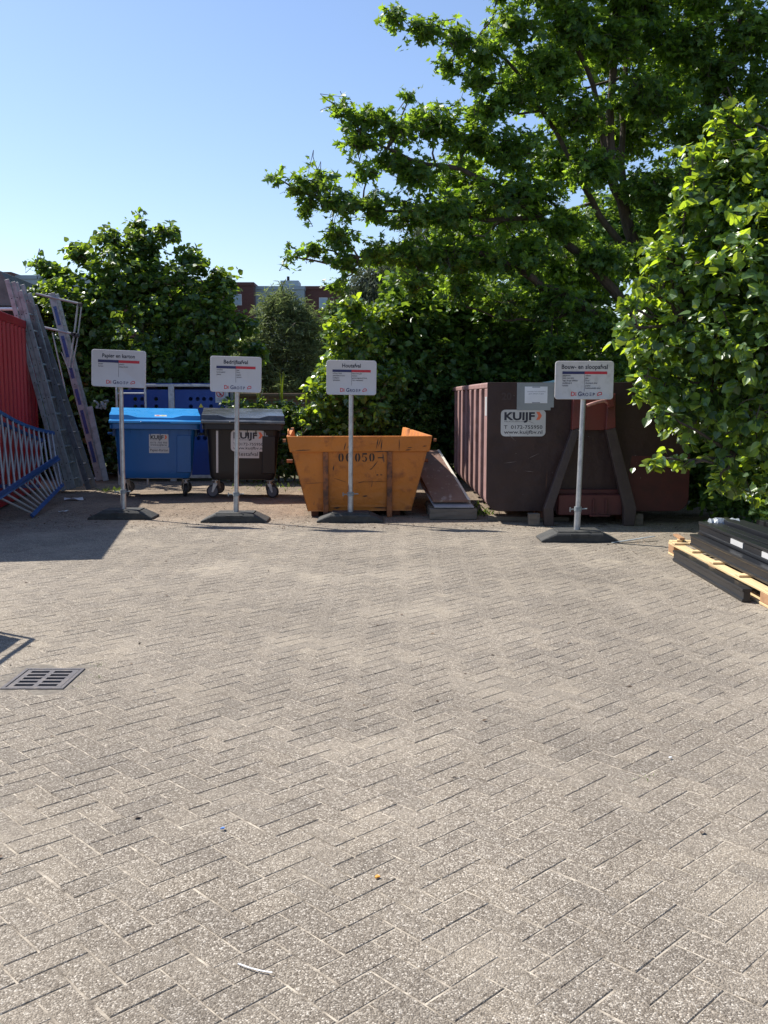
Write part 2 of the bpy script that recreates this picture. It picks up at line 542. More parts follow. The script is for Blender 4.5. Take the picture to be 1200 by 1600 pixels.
    lk.new(b.outputs[0], bs.inputs['Normal'])
    MATS['soil'] = m


ground_mats()


def np_mesh(name, verts, faces_flat, counts, mat, rnd=None, parent=None, smooth=False):
    me = bpy.data.meshes.new(name)
    me.vertices.add(len(verts))
    me.vertices.foreach_set('co', np.asarray(verts, dtype=np.float32).ravel())
    me.loops.add(len(faces_flat))
    me.loops.foreach_set('vertex_index', np.asarray(faces_flat, dtype=np.int32))
    me.polygons.add(len(counts))
    starts = np.concatenate([[0], np.cumsum(counts)[:-1]]).astype(np.int32)
    me.polygons.foreach_set('loop_start', starts)
    me.update(calc_edges=True)
    me.polygons.foreach_set('use_smooth', np.full(len(counts), bool(smooth)))
    if rnd is not None:
        at_ = me.attributes.new('rnd', 'FLOAT', 'FACE')
        at_.data.foreach_set('value', np.asarray(rnd, dtype=np.float32))
    me.materials.append(mat)
    return link(bpy.data.objects.new(name, me), parent)


GRATE = (-1.945, 5.34, 0.35, 0.40)


def build_ground():
    s = 600
    o = MB().add([(-s, -s, -0.05), (s, -s, -0.05), (s, s, -0.05), (-s, s, -0.05)], [(0, 1, 2, 3)]).build('ground', MATS['soil'])
    tag(o, 'dark soil and grass reaching out behind the paved yard', kind='structure')
    x0, x1, y0, y1 = -12.0, 10.0, 0.8, 18.4
    ga, gb, gc, gd_ = GRATE[0] - GRATE[2] / 2, GRATE[0] + GRATE[2] / 2, GRATE[1] - GRATE[3] / 2, GRATE[1] + GRATE[3] / 2
    zs = -0.0042
    o = MB().add([(x0, y0, zs), (x1, y0, zs), (x1, y1, zs), (x0, y1, zs), (ga, gc, zs), (gb, gc, zs), (gb, gd_, zs), (ga, gd_, zs)],
                 [(0, 1, 5, 4), (1, 2, 6, 5), (2, 3, 7, 6), (3, 0, 4, 7)]).build('joint_sand', MATS['sand'])
    tag(o, 'pale jointing sand between the herringbone pavers', kind='structure')
    rng = np.random.default_rng(4)
    w = 0.1052
    L = []
    n = 170
    ii, jj = np.meshgrid(np.arange(-n, n), np.arange(-n, n))
    c = (ii - jj) % 4
    ang = R(44)
    ca, sa = math.cos(ang), math.sin(ang)
    out = []
    for sel, hx, hy in ((c == 0, 1.0, 0.5), (c == 3, 0.5, 1.0)):
        x = (ii[sel] + hx) * w
        y = (jj[sel] + hy) * w
        X, Y = x * ca - y * sa, x * sa + y * ca + 9.0
        k = (X > x0) & (X < x1) & (Y > y0) & (Y < y1)
        gx, gy, gw, gd = GRATE
        k &= ~((abs(X - gx) < gw / 2 + 0.075) & (abs(Y - gy) < gd / 2 + 0.075))
        X, Y = X[k], Y[k]
        out.append((X, Y, np.full(len(X), hx * w), np.full(len(X), hy * w)))
    X, Y, HX, HY = [np.concatenate(t) for t in zip(*out)]
    m = len(X)
    gap = rng.uniform(0.0015, 0.0040, m)
    hx = HX - gap
    hy = HY - rng.uniform(0.0010, 0.0025, m)
    X = X + rng.normal(0, 0.0009, m)
    Y = Y + rng.normal(0, 0.0009, m)
    a = ang + rng.normal(0, 0.006, m)
    zc = -0.0015 + rng.uniform(-0.0010, 0.0010, m)
    tx, ty = rng.normal(0, 0.005, m), rng.normal(0, 0.005, m)
    ch = 0.0028
    V = np.zeros((m, 12, 3))
    q = 0
    for lvl, (inset, dz) in enumerate(((ch, 0.0), (0.0, -ch), (0.0, -0.02))):
        for sx, sy in ((-1, -1), (1, -1), (1, 1), (-1, 1)):
            lx, ly = sx * (hx - inset), sy * (hy - inset)
            V[:, q, 0] = X + lx * np.cos(a) - ly * np.sin(a)
            V[:, q, 1] = Y + lx * np.sin(a) + ly * np.cos(a)
            V[:, q, 2] = np.minimum(zc + lx * tx + ly * ty, 0.0015) + dz
            q += 1
    F = [(0, 1, 2, 3)]
    for l in (0, 4):
        for k in range(4):
            k2 = (k + 1) % 4
            F.append((l + k2, l + k, l + 4 + k, l + 4 + k2))
    F = np.array(F)
    base = (np.arange(m) * 12)[:, None, None]
    ff = (base + F[None]).reshape(-1)
    rnd = np.repeat(np.clip(rng.normal(0.5, 0.24, m), 0, 1), 9)
    o = np_mesh('pavement', V.reshape(-1, 3), ff, np.full(m * 9, 4), MATS['paver'], rnd)
    tag(o, 'grey beige herringbone yard of exposed aggregate concrete pavers', kind='structure')


build_ground()


# ------------------------------------------------------------------ text
def text_mesh(body, size, bold=0.0, align='CENTER', squash=1.0, space=1.0):
    cu = bpy.data.curves.new('lettering', 'FONT')
    cu.body = body
    cu.size = size
    cu.align_x = align
    cu.align_y = 'BOTTOM_BASELINE' if 'BOTTOM_BASELINE' in [e.identifier for e in cu.bl_rna.properties['align_y'].enum_items] else 'BOTTOM'
    cu.offset = bold * size
    cu.space_character = space
    cu.resolution_u = 3
    ob = bpy.data.objects.new('tmp', cu)
    COL.objects.link(ob)
    dg = bpy.context.evaluated_depsgraph_get()
    dg.update()
    me = bpy.data.meshes.new_from_object(ob.evaluated_get(dg))
    bpy.data.objects.remove(ob)
    bpy.data.curves.remove(cu)
    vsx = [(v.co.x * squash, v.co.y) for v in me.vertices]
    fs = [tuple(p.vertices) for p in me.polygons]
    bpy.data.meshes.remove(me)
    return vsx, fs


class Face:
    """collects flat shapes on a vertical sign face: local x to the right, z up, facing -Y"""
    def __init__(self): self.mb = MB()

    def text(self, body, x, z, size, bold=0.0, align='CENTER', squash=1.0, space=1.0, y=0.0, width=None):
        v, f = text_mesh(body, size, bold, align, squash, space)
        if not v: return self
        if width:
            xs = [p[0] for p in v]
            k = width / (max(xs) - min(xs))
            m = (max(xs) + min(xs)) / 2
            if align == 'LEFT': m = min(xs)
            v = [((p[0] - m) * k, p[1]) for p in v]
        self.mb.add([(x + p[0], y, z + p[1]) for p in v], f)
        return self

    def rect(self, x0, x1, z0, z1, y=0.0):
        self.mb.add([(x0, y, z0), (x1, y, z0), (x1, y, z1), (x0, y, z1)], [(0, 1, 2, 3)])
        return self

    def poly(self, pts, y=0.0):
        self.mb.add([(p[0], y, p[1]) for p in pts], [tuple(range(len(pts)))])
        return self

    def build(self, name, mat, parent, loc=(0, 0, 0)):
        me = bpy.data.meshes.new(name)
        me.from_pydata(self.mb.v, [], self.mb.f)
        me.materials.append(mat)
        me.update()
        o = bpy.data.objects.new(name, me)
        o.location = loc
        return link(o, parent)


# ------------------------------------------------------------------ signs on rubber feet
def make_sign(label, cx, cy, px_top, board_cx, zb, zt, title, left, right, title_w, tilt=0.0, grimy=False, rz=0.0, bwid=0.65):
    root = thing('waste_sign', label, 'sign', (cx, cy, 0), 0, 'waste sorting signs on rubber feet')
    # rubber foot: a ramped block with moulded steps
    W, D = 0.86, 0.40
    prof = [(-W / 2, 0.0), (-W / 2 + 0.005, 0.025), (-0.255, 0.105), (0.255, 0.105), (W / 2 - 0.005, 0.025), (W / 2, 0.0)]
    mb = MB()
    rings = []
    for y, s, zz in ((-D / 2, 1, 0.80), (-D / 2 + 0.02, 1, 1.0), (D / 2 - 0.02, 1, 1.0), (D / 2, 1, 0.80)):
        rings.append([(p[0] * s, y, p[1] * zz) for p in prof])
    mb.loft(rings)
    base = mb.build('base', M_rubber, root, 0.006)
    b2 = MB()
    b2.bx(-0.24, 0.24, -D / 2 + 0.035, D / 2 - 0.035, 0.103, 0.119)
    b2.bx(-0.11, 0.11, -D / 2 - 0.006, -D / 2 + 0.034, 0.06, 0.096)
    b2.bx(-0.05, 0.05, -D / 2 - 0.008, -D / 2 + 0.02, 0.0, 0.03)
    b2.build('raised_tread', M_rubber, base, 0.004)
    # pole
    topx = board_cx - cx + px_top
    mb = MB()
    lx = topx * 0.14
    mb.tube([(lx, 0, 0.34), (topx, 0, zt - 0.05)], 0.0285, 16)
    mb.build('pole', M_galv, root, smooth=True)
    mb = MB()
    mb.tube([(0, 0, 0.10), (lx, 0, 0.33)], 0.036, 16)
    mb.build('sleeve', M_galv, root, smooth=True)
    mb = MB()
    mb.tube([(lx, 0, 0.325), (lx, 0, 0.375)], 0.042, 16)
    mb.tube([(lx - 0.05, -0.03, 0.35), (lx - 0.095, -0.05, 0.35)], 0.007, 8)
    mb.tube([(lx - 0.095, -0.05, 0.325), (lx - 0.095, -0.05, 0.375)], 0.007, 8)
    mb.tube([(lx + 0.03, 0, 0.35), (lx + 0.10, -0.015, 0.355)], 0.007, 8)
    mb.build('clamp', M_alu, root, smooth=True)
    # board
    bw, bh = 0.70, zt - zb      # drawn on a 0.70 m board, then scaled to its width
    bo = MB()
    ring = rrect(bw, bh, 0.035, 6)
    bo.loft([[(p[0] * 0.995, 0.014, p[1] * 0.995) for p in ring], [(p[0], 0.010, p[1]) for p in ring], [(p[0], -0.012, p[1]) for p in ring],
             [(p[0] * 0.985, -0.016, p[1] * 0.978) for p in ring], [(p[0] * 0.975, -0.0145, p[1] * 0.965) for p in ring]])
    board = bo.build('board', M_board2 if grimy else M_board, root, smooth=True)
    board.location = (board_cx - cx, -0.050, (zb + zt) / 2)
    board.rotation_euler = (0, tilt, rz)
    board.scale = (bwid / 0.70, 1, 1)
    fy = -0.0165
    k = bh / 0.46
    Face().text(title, 0, 0.135 * k, 0.068, 0.022, space=1.04, width=title_w).build('title_lettering', M_ink, board, (0, fy, 0))
    Face().rect(-0.265, 0.002, 0.072 * k, 0.105 * k).build('blue_bar', M_navy, board, (0, fy, 0))
    Face().rect(0.002, 0.270, 0.072 * k, 0.105 * k).build('red_bar', M_red_ink, board, (0, fy, 0))
    fc = Face()
    for i, t in enumerate(left): fc.text(t, -0.262, (0.047 - i * 0.030) * k, 0.025, 0.008, 'LEFT')
    fc.build('list_lettering', M_ink, board, (0, fy, 0))
    fc = Face()
    for i, t in enumerate(right): fc.text(t, 0.012, (0.047 - i * 0.030) * k, 0.025, 0.008, 'LEFT')
    fc.build('list_lettering', M_ink, board, (0, fy, 0))
    Face().rect(0.0, 0.0035, -0.105 * k if len(right) < 6 else -0.135 * k, 0.072 * k).build('divider_line', M_ink, board, (0, fy, 0))
    # logo
    zl = -0.190 * k
    fc = Face()
    fc.text('D', -0.160, zl, 0.068, 0.016, 'LEFT')
    for q in range(3): fc.rect(-0.112, -0.090, zl + 0.004 + q * 0.014, zl + 0.0105 + q * 0.014)
    fc.build('red_logo', M_red_ink, board, (0, fy, 0))
    fc = Face()
    ox, s = 0.155, 0.038
    pts_o = [(0.18, 0), (0.55, 0.12), (1.05, 0.30), (1.55, 0.30), (1.62, 0.95), (1.25, 1.22), (0.62, 1.18), (0.12, 0.70), (0.0, 0.35)]
    pts_i = [(0.32, 0.25), (0.60, 0.38), (1.02, 0.52), (1.33, 0.50), (1.38, 0.84), (1.15, 1.00), (0.70, 0.96), (0.34, 0.62), (0.24, 0.42)]
    n = len(pts_o)
    fc.mb.add([(ox + p[0] * s, 0, zl + p[1] * s) for p in pts_o + pts_i], [(i, (i + 1) % n, n + (i + 1) % n, n + i) for i in range(n)])
    fc.build('pennant_logo', M_red_ink, board, (0, fy, 0))
    fc = Face()
    fc.text('G', -0.074, zl, 0.068, 0.016, 'LEFT')
    fc.text('RO', -0.020, zl, 0.050, 0.016, 'LEFT', space=1.1)
    for q in range(3): fc.rect(0.066, 0.090, zl + 0.002 + q * 0.014, zl + 0.0085 + q * 0.014)
    fc.text('P', 0.103, zl, 0.050, 0.016, 'LEFT')
    fc.build('navy_logo', M_navy, board, (0, fy, 0))
    return root


make_sign('leftmost white waste sign, Papier en karton, in front of the blue bin', -3.465, 12.69, 0.01, -3.455, 1.724, 2.203, 'Papier en karton',
          ['papier', 'karton'], ['plastic', 'piepschuim'], 0.42, tilt=R(2.4), bwid=0.705)
make_sign('white waste sign headed Bedrijfsafval in front of the black bin', -1.92, 12.37, 0.015, -1.882, 1.657, 2.108, 'Bedrijfsafval',
          ['restafval', 'kantineafval', 'plastic'], ['glas', 'hout', 'papier', 'karton'], 0.33, tilt=R(1.6))
make_sign('white waste sign headed Houtafval in front of the orange skip', -0.435, 12.37, -0.002, -0.414, 1.624, 2.059, 'Houtafval',
          ['schoon hout', 'geschilderd hout', 'multiplex', 'spaanplaat'], ['hout met glas', 'bielzen', 'geimpregneerd hout', 'riet, rietmatten'], 0.26, tilt=R(0.9), bwid=0.635)
make_sign('grimy white waste sign, Bouw- en sloopafval, before the brown container', 2.17, 10.70, 0.015, 2.20, 1.572, 1.99, 'Bouw- en sloopafval',
          ['gipsplaten', 'puin met ijzer', 'lege droge blikken', 'zachtboard', 'isolatie'], ['asbest', 'glas', 'hout', 'chemisch afval', 'papier', 'huishoudelijk afval'], 0.55,
          tilt=R(0.2), grimy=True, rz=R(-3), bwid=0.637)


# ------------------------------------------------------------------ four-wheeled bins
def company_sticker(parent, x, y, z, w, h, lines, rot=None, mat=M_sticker, r=0.03):
    """rounded sticker with the company name, chevron and two lines"""
    mb = MB()
    ring = rrect(w, h, r, 5)
    mb.loft([[(p[0], 0.0, p[1]) for p in ring], [(p[0], -0.002, p[1]) for p in ring]])
    st = mb.build('company_sticker', mat, parent)
    st.location = (x, y, z)
    if rot: st.rotation_euler = rot
    fc = Face()
    fc.text('KUIJF', -w * 0.085, h * 0.12, h * 0.40, 0.040, width=w * 0.68)
    fc.build('company_name', M_ink, st, (0, -0.003, 0))
    s = h * 0.30
    cx, cz = w * 0.285, h * 0.12
    Face().poly([(cx, cz), (cx + s * 0.42, cz), (cx + s * 0.72, cz + s * 0.5), (cx + s * 0.42, cz + s), (cx, cz + s), (cx + s * 0.27, cz + s * 0.5)]) \
        .build('chevron', M_orange_ink, st, (0, -0.003, 0))
    fc = Face()
    fc.text('MILIEUDIENSTEN', -w * 0.42, h * 0.035, h * 0.055, 0.0, 'LEFT', width=w * 0.48)
    fc.text(lines[0], 0, -h * 0.215, h * 0.185, 0.012, width=w * 0.86)
    fc.text(lines[1], 0, -h * 0.40, h * 0.185, 0.012, width=w * 0.86)
    fc.build('contact_lettering', M_ink, st, (0, -0.003, 0))
    return st


def caster(parent, x, y, steer, wheel_mat):
    w = bpy.data.objects.new('caster', None)
    COL.objects.link(w)
    w.parent = parent
    w.location = (x, y, 0)
    w.rotation_euler = (0, 0, steer)
    mb = MB()
    mb.bx(-0.05, 0.05, -0.055, 0.055, 0.272, 0.282)
    mb.tube([(0, 0, 0.225), (0, 0, 0.272)], 0.028, 12)
    for s in (-1, 1):
        mb.prism([(s * 0.0 - 0.035, 0.225), (0.035, 0.225), (0.06, 0.09), (0.035, 0.085)], 'y', s * 0.034 - 0.003, s * 0.034 + 0.003)
    mb.bx(-0.036, 0.036, -0.036, 0.036, 0.216, 0.226)
    mb.build('fork', M_galv, w, 0.002)
    n = 24
    def ring(r, y): return [(0.045 + r * math.cos(2 * math.pi * k / n), y, 0.1 + r * math.sin(2 * math.pi * k / n)) for k in range(n)]
    t = MB()
    t.loft([ring(0.078, -0.024), ring(0.093, -0.023), ring(0.1, -0.012), ring(0.1, 0.012), ring(0.093, 0.023), ring(0.078, 0.024)], cap=False)
    t.build('tyre', M_black, w, smooth=True)
    h = MB()
    h.loft([ring(0.079, -0.02), ring(0.066, -0.022), ring(0.055, -0.012), ring(0.02, -0.012), ring(0.018, -0.027), ring(0.008, -0.027)])
    h.loft([ring(0.079, 0.02), ring(0.066, 0.022), ring(0.055, 0.012), ring(0.02, 0.012), ring(0.018, 0.027), ring(0.008, 0.027)])
    h.loft([ring(0.079, -0.02), ring(0.079, 0.02)], cap=False)
    h.build('rim', wheel_mat, w, smooth=True)
    return w


def make_bin(label, loc, rz, W, body_m, lid_m, steers):
    root = thing('wheelie_bin', label, 'waste bin', loc, rz, 'four wheeled waste bins')
    root.rotation_euler = (0, R(1.1), rz)
    D = 1.05
    bw = W - 0.17
    def ring(w, d, r, z, cy=0.0): return [(p[0], p[1] + cy, z) for p in rrect(w, d, r, 5)]
    mb = MB()
    mb.loft([ring(bw * 0.80, D * 0.66, 0.05, 0.285), ring(bw * 0.87, D * 0.76, 0.07, 0.30), ring(bw * 0.915, D * 0.80, 0.075, 0.36),
             ring(bw * 0.93, D * 0.82, 0.08, 0.45), ring(bw, D * 0.90, 0.09, 1.06), ring(bw + 0.01, D * 0.91, 0.09, 1.075),
             ring(W - 0.05, D * 0.98, 0.06, 1.08), ring(W - 0.03, D, 0.06, 1.085), ring(W - 0.03, D, 0.06, 1.165), ring(W - 0.06, D - 0.03, 0.05, 1.17)])
    body = mb.build('body', body_m, root, smooth=True)
    # stiffening ribs under the rim, panel step on the right
    mb = MB()
    yf = -D * 0.90 / 2
    for i in range(8):
        x = -bw / 2 + 0.10 + i * (bw - 0.2) / 7
        mb.prism([(yf + 0.03, 1.075), (yf - 0.03, 1.078), (yf - 0.012, 0.985), (yf + 0.01, 0.985)], 'x', x - 0.006, x + 0.006)
    mb.split('rim_rib', body_m, body)
    mb = MB()
    yt, yb = -D * 0.895 / 2, -D * 0.825 / 2
    x0, x1 = bw * 0.27, bw * 0.44
    mb.add([(x0, yb - 0.010, 0.40), (x1, yb - 0.010, 0.40), (x1, yt - 0.012, 0.98), (x0, yt - 0.012, 0.98), (x0 - 0.012, yb + 0.01, 0.39), (x1 + 0.012, yb + 0.01, 0.39),
            (x1 + 0.012, yt + 0.01, 0.99), (x0 - 0.012, yt + 0.01, 0.99)],
           [(0, 1, 2, 3), (4, 5, 1, 0), (5, 6, 2, 1), (6, 7, 3, 2), (7, 4, 0, 3)])
    mb.build('corner_panel', body_m, body)
    mb = MB()
    for s in (-1, 1):
        mb.tube([(s * (W / 2 - 0.06), 0.02, 0.99), (s * (W / 2 + 0.045), 0.02, 0.99)], 0.022, 12)
        mb.bx(min(s * bw / 2 - s * 0.02, s * (bw / 2 + 0.05)), max(s * bw / 2 - s * 0.02, s * (bw / 2 + 0.05)), -0.10, 0.14, 0.95, 1.075)
    mb.split('lifting_lug', body_m, root, 0.006)
    # lid: profile in (y, z) changes along x
    def prof(hf, step, dz):
        f = -D / 2 - 0.02
        return [(f, 1.170), (f - 0.006, 1.180), (f - 0.004, 1.205), (f + 0.02, 1.222), (f + 0.07 + step, 1.232), (f + 0.085 + step, 1.232 + hf), (f + 0.12 + step, 1.242 + hf),
                (0.1, 1.345 + dz), (D / 2 - 0.10, 1.40 + dz), (D / 2 - 0.02, 1.385), (D / 2 + 0.015, 1.30), (D / 2 + 0.015, 1.172)]
    st = [(-0.5, 0.066, 0.0), (-0.495, 0.068, 0.0), (-0.30, 0.068, 0.0), (-0.19, 0.030, 0.01), (0.19, 0.030, 0.01), (0.30, 0.068, 0.0), (0.495, 0.068, 0.0), (0.5, 0.066, 0.0)]
    rings = []
    for i, (fx, hf, sp) in enumerate(st):
        pr = prof(hf, sp, 0.0)
        e = i in (0, len(st) - 1)
        rings.append([(fx * W + (0.0 if j < 4 or not e else (0.045 if fx < 0 else -0.045)), p[0], p[1] - (0.006 if e and j > 3 else 0)) for j, p in enumerate(pr)])
    lid = MB().loft(rings).build('lid', lid_m, root, 0.007, smooth=True, seg=2)
    mb = MB()
    mb.tube([(-W * 0.16, -D / 2 - 0.035, 1.20), (-W * 0.155, -D / 2 - 0.055, 1.195), (W * 0.155, -D / 2 - 0.055, 1.195), (W * 0.16, -D / 2 - 0.035, 1.20)], 0.008, 8)
    mb.build('lid_grip', body_m, lid, smooth=True)
    for (sx, sy), a in zip(((-1, -1), (1, -1), (-1, 1), (1, 1)), steers):
        caster(root, sx * bw * 0.38, sy * D * 0.31, a, M_alu2)
    return root, body, lid, bw, D


def face_rot(D):
    # tilt of the body's front between z 0.45 and 1.06
    return (math.atan2((D * 0.90 - D * 0.82) / 2, 0.61), 0, 0)


def front_y(D, z):
    return -(D * 0.82 + (D * 0.90 - D * 0.82) * (z - 0.45) / 0.61) / 2


r1, b1, l1, bw1, D1 = make_bin('bright blue four wheeled paper bin with closed lid', (-3.74, 15.66, 0.012), R(13.5), 1.41, M_bluebin, M_bluelid, (R(70), R(100), R(30), R(-40)))
fr = face_rot(D1)
st = company_sticker(b1, 0.05, front_y(D1, 0.90) - 0.004, 0.90, 0.30, 0.21, ('0172 -755 950', 'WWW.KUIJFBV.NL'), rot=fr, mat=M_sticker, r=0.02)
mb = MB().bx(-0.155, 0.155, -0.002, 0, -0.045, 0.045)
ps = mb.build('paper_sticker', M_sticker, b1)
ps.location = (0.055, front_y(D1, 0.745) - 0.004, 0.748)
ps.rotation_euler = fr
Face().text('Papier-Karton', 0, -0.016, 0.055, 0.006, width=0.275).build('sticker_lettering', M_ink, ps, (0, -0.0035, 0))
mb = MB()
mb.bx(-0.095, 0.095, -0.05, 0.05, 0, 0.002)
ls = mb.build('lid_sticker', M_sticker, l1)
sl = math.atan2(0.035, 0.48)
ls.location = (0.085, -0.30, 1.290)
ls.rotation_euler = (R(12), 0, 0)
mb = MB()
for x0, mt in ((-0.045, M_red_ink), (0.035, M_green_ink)):
    MB().loft([[(x0 + p[0], p[1], 0.0028) for p in rrect(0.05, 0.04, 0.015, 3)], [(x0 + p[0], p[1], 0.0035) for p in rrect(0.05, 0.04, 0.015, 3)]]).build('pictogram', mt, ls)

r2, b2_, l2, bw2, D2 = make_bin('black four wheeled residual waste bin with glossy lid tinted with sky sheen', (-2.29, 15.50, 0.010), R(8.5), 1.29, M_blackbin, M_blacklid, (R(170), R(-20), R(30), R(-40)))
company_sticker(b2_, 0.08, front_y(D2, 0.905) - 0.004, 0.905, 0.54, 0.33, ('T. 0172-755950', 'www.kuijfbv.nl'), rot=fr, r=0.055)
mb = MB().bx(-0.18, 0.18, -0.002, 0, -0.055, 0.055)
ps = mb.build('waste_sticker', M_sticker, b2_)
ps.location = (0.07, front_y(D2, 0.69) - 0.004, 0.690)
ps.rotation_euler = fr
Face().text('Restafval', 0, -0.018, 0.085, 0.008, width=0.32).build('sticker_lettering', M_ink, ps, (0, -0.0035, 0))
mb = MB().bx(-0.016, 0.016, -0.003, 0, -0.33, 0.33)
ps = mb.build('reflective_strip', M_sticker, b2_)
ps.location = (-0.40, front_y(D2, 0.75) - 0.004, 0.73)
ps.rotation_euler = fr
mb = MB().tube([(0.37, front_y(D2, 0.98) - 0.012, 0.98), (0.37, front_y(D2, 0.98) - 0.002, 0.98)], 0.018, 14)
mb.build('plug', M_alu, b2_, smooth=True)

# ------------------------------------------------------------------ blue perforated gas store behind the bins
def holes_panel(x0, x1, z0, z1, holes, r, y, th=0.004):
    """steel sheet with real round holes: each cell is a square with an octagonal hole"""
    mb = MB()
    s = r * 1.35
    xs = sorted(set([x0, x1] + [h[0] - s for h in holes] + [h[0] + s for h in holes]))
    zs = sorted(set([z0, z1] + [h[1] - s for h in holes] + [h[1] + s for h in holes]))
    xs = [x for x in xs if x0 <= x <= x1]
    zs = [z for z in zs if z0 <= z <= z1]
    hs = {(round(h[0], 3), round(h[1], 3)) for h in holes}
    n = 16
    for i in range(len(xs) - 1):
        for j in range(len(zs) - 1):
            a, b, c, d = xs[i], xs[i + 1], zs[j], zs[j + 1]
            key = (round((a + b) / 2, 3), round((c + d) / 2, 3))
            if key in hs and abs((b - a) - 2 * s) < 1e-4 and abs((d - c) - 2 * s) < 1e-4:
                cx, cz = (a + b) / 2, (c + d) / 2
                out, inn = [], []
                for k in range(n):
                    t = 2 * math.pi * k / n
                    ct, sn = math.cos(t), math.sin(t)
                    m = max(abs(ct), abs(sn))
                    out.append((cx + ct / m * s, y, cz + sn / m * s))
                    inn.append((cx + ct * r, y, cz + sn * r))
                mb.add(out + inn, [(k, (k + 1) % n, n + (k + 1) % n, n + k) for k in range(n)])
            else:
                mb.add([(a, y, c), (b, y, c), (b, y, d), (a, y, d)], [(0, 1, 2, 3)])
    return mb


cab = thing('gas_cabinet', 'blue perforated steel cabinet in galvanised frame behind the two bins', 'cabinet', (-3.96, 18.25, 0), R(2))
mb = MB()
w2 = 0.99
for x in (-w2, -0.05, w2):
    ww = 0.03 if abs(x) > 0.9 else 0.055
    mb.bx(x - ww, x + ww, -0.03, 0.03, 0.0, 1.84)
mb.bx(-w2 + 0.03, -0.105, -0.028, 0.028, 1.79, 1.838)
mb.bx(0.005, w2 - 0.03, -0.028, 0.028, 1.79, 1.838)
mb.bx(-w2 + 0.03, -0.105, -0.028, 0.028, 0.06, 0.12)
mb.bx(0.005, w2 - 0.03, -0.028, 0.028, 0.06, 0.12)
for x in (-w2, w2):
    mb.bx(x - 0.03, x + 0.03, 0.73, 0.79, 0.0, 1.84)
mb.bx(-w2, w2, 0.731, 0.789, 1.78, 1.835)
mb.build('frame', M_galv, cab, 0.004)
for nm, x0, x1 in (('door', -w2 + 0.034, -0.109), ('door', 0.009, w2 - 0.034)):
    hl = []
    span = [x for x in (-0.73, -0.60, -0.34, 0.31, 0.44, 0.56, 0.69) if x0 + 0.06 < x < x1 - 0.06]
    for z in (1.56, 1.42, 0.95, 0.82):
        for x in span:
            if abs(z - 1.42) < 0.01 and abs(x - 0.50) < 0.09: continue
            hl.append((x, z))
    d = holes_panel(x0, x1, 0.125, 1.735, hl, 0.038, -0.006).build(nm, M_cabblue, cab)
    MB().bx(x0 + 0.02, x0 + 0.05, -0.03, -0.008, 0.9, 1.05).build('handle', M_galv, d, 0.003)
MB().bx(-w2, w2, 0.74, 0.76, 0.06, 1.78).build('back_panel', M_cabblue, cab)
MB().bx(-w2, w2, 0.0, 0.75, 1.842, 1.856).build('top_panel', M_cabblue, cab)
s = MB().bx(-0.09, 0.09, -0.002, 0, -0.13, 0.13).build('prohibition_sticker', M_sticker, cab)
s.location = (0.865, -0.012, 1.62)
fc = Face()
n = 28
ro, ri = 0.072, 0.055
fc.mb.add([(ro * math.cos(2 * math.pi * k / n), 0, 0.04 + ro * math.sin(2 * math.pi * k / n)) for k in range(n)] + [(ri * math.cos(2 * math.pi * k / n), 0, 0.04 + ri * math.sin(2 * math.pi * k / n)) for k in range(n)],
          [(k, (k + 1) % n, n + (k + 1) % n, n + k) for k in range(n)])
fc.poly([(-0.048, 0.078), (-0.036, 0.090), (0.048, 0.004), (0.036, -0.010)], y=-0.0006)
fc.build('red_ring', M_red_ink, s, (0, -0.0032, 0))
Face().rect(-0.012, 0.010, 0.0, 0.055).text('VERBODEN', 0, -0.070, 0.026, 0.0, width=0.14).text('TE ROKEN', 0, -0.100, 0.026, 0.0, width=0.14).build('sticker_lettering', M_ink, s, (0, -0.0026, 0))
fc = Face().poly([(-0.045, 0), (0.045, 0), (0, 0.078)])
fc.build('warning_triangle', M_yellow, cab, (0.50, -0.012, 1.40))
# tall galvanised post with a rail in front of it
po = thing('galvanised_hoop', 'tall galvanised hoop rail standing behind the blue bin', 'rail', (-4.42, 17.5, 0))
mb = MB()
mb.tube([(0.10, 0, 0), (0.10, 0, 2.12)], 0.02, 10)
mb.tube([(-0.42, 0, 0), (-0.42, 0, 1.90)], 0.02, 10)
mb.tube([(-0.40, 0, 1.66), (0.08, 0, 1.66)], 0.016, 10)
mb.build('tube_frame', M_galv, po, smooth=True)


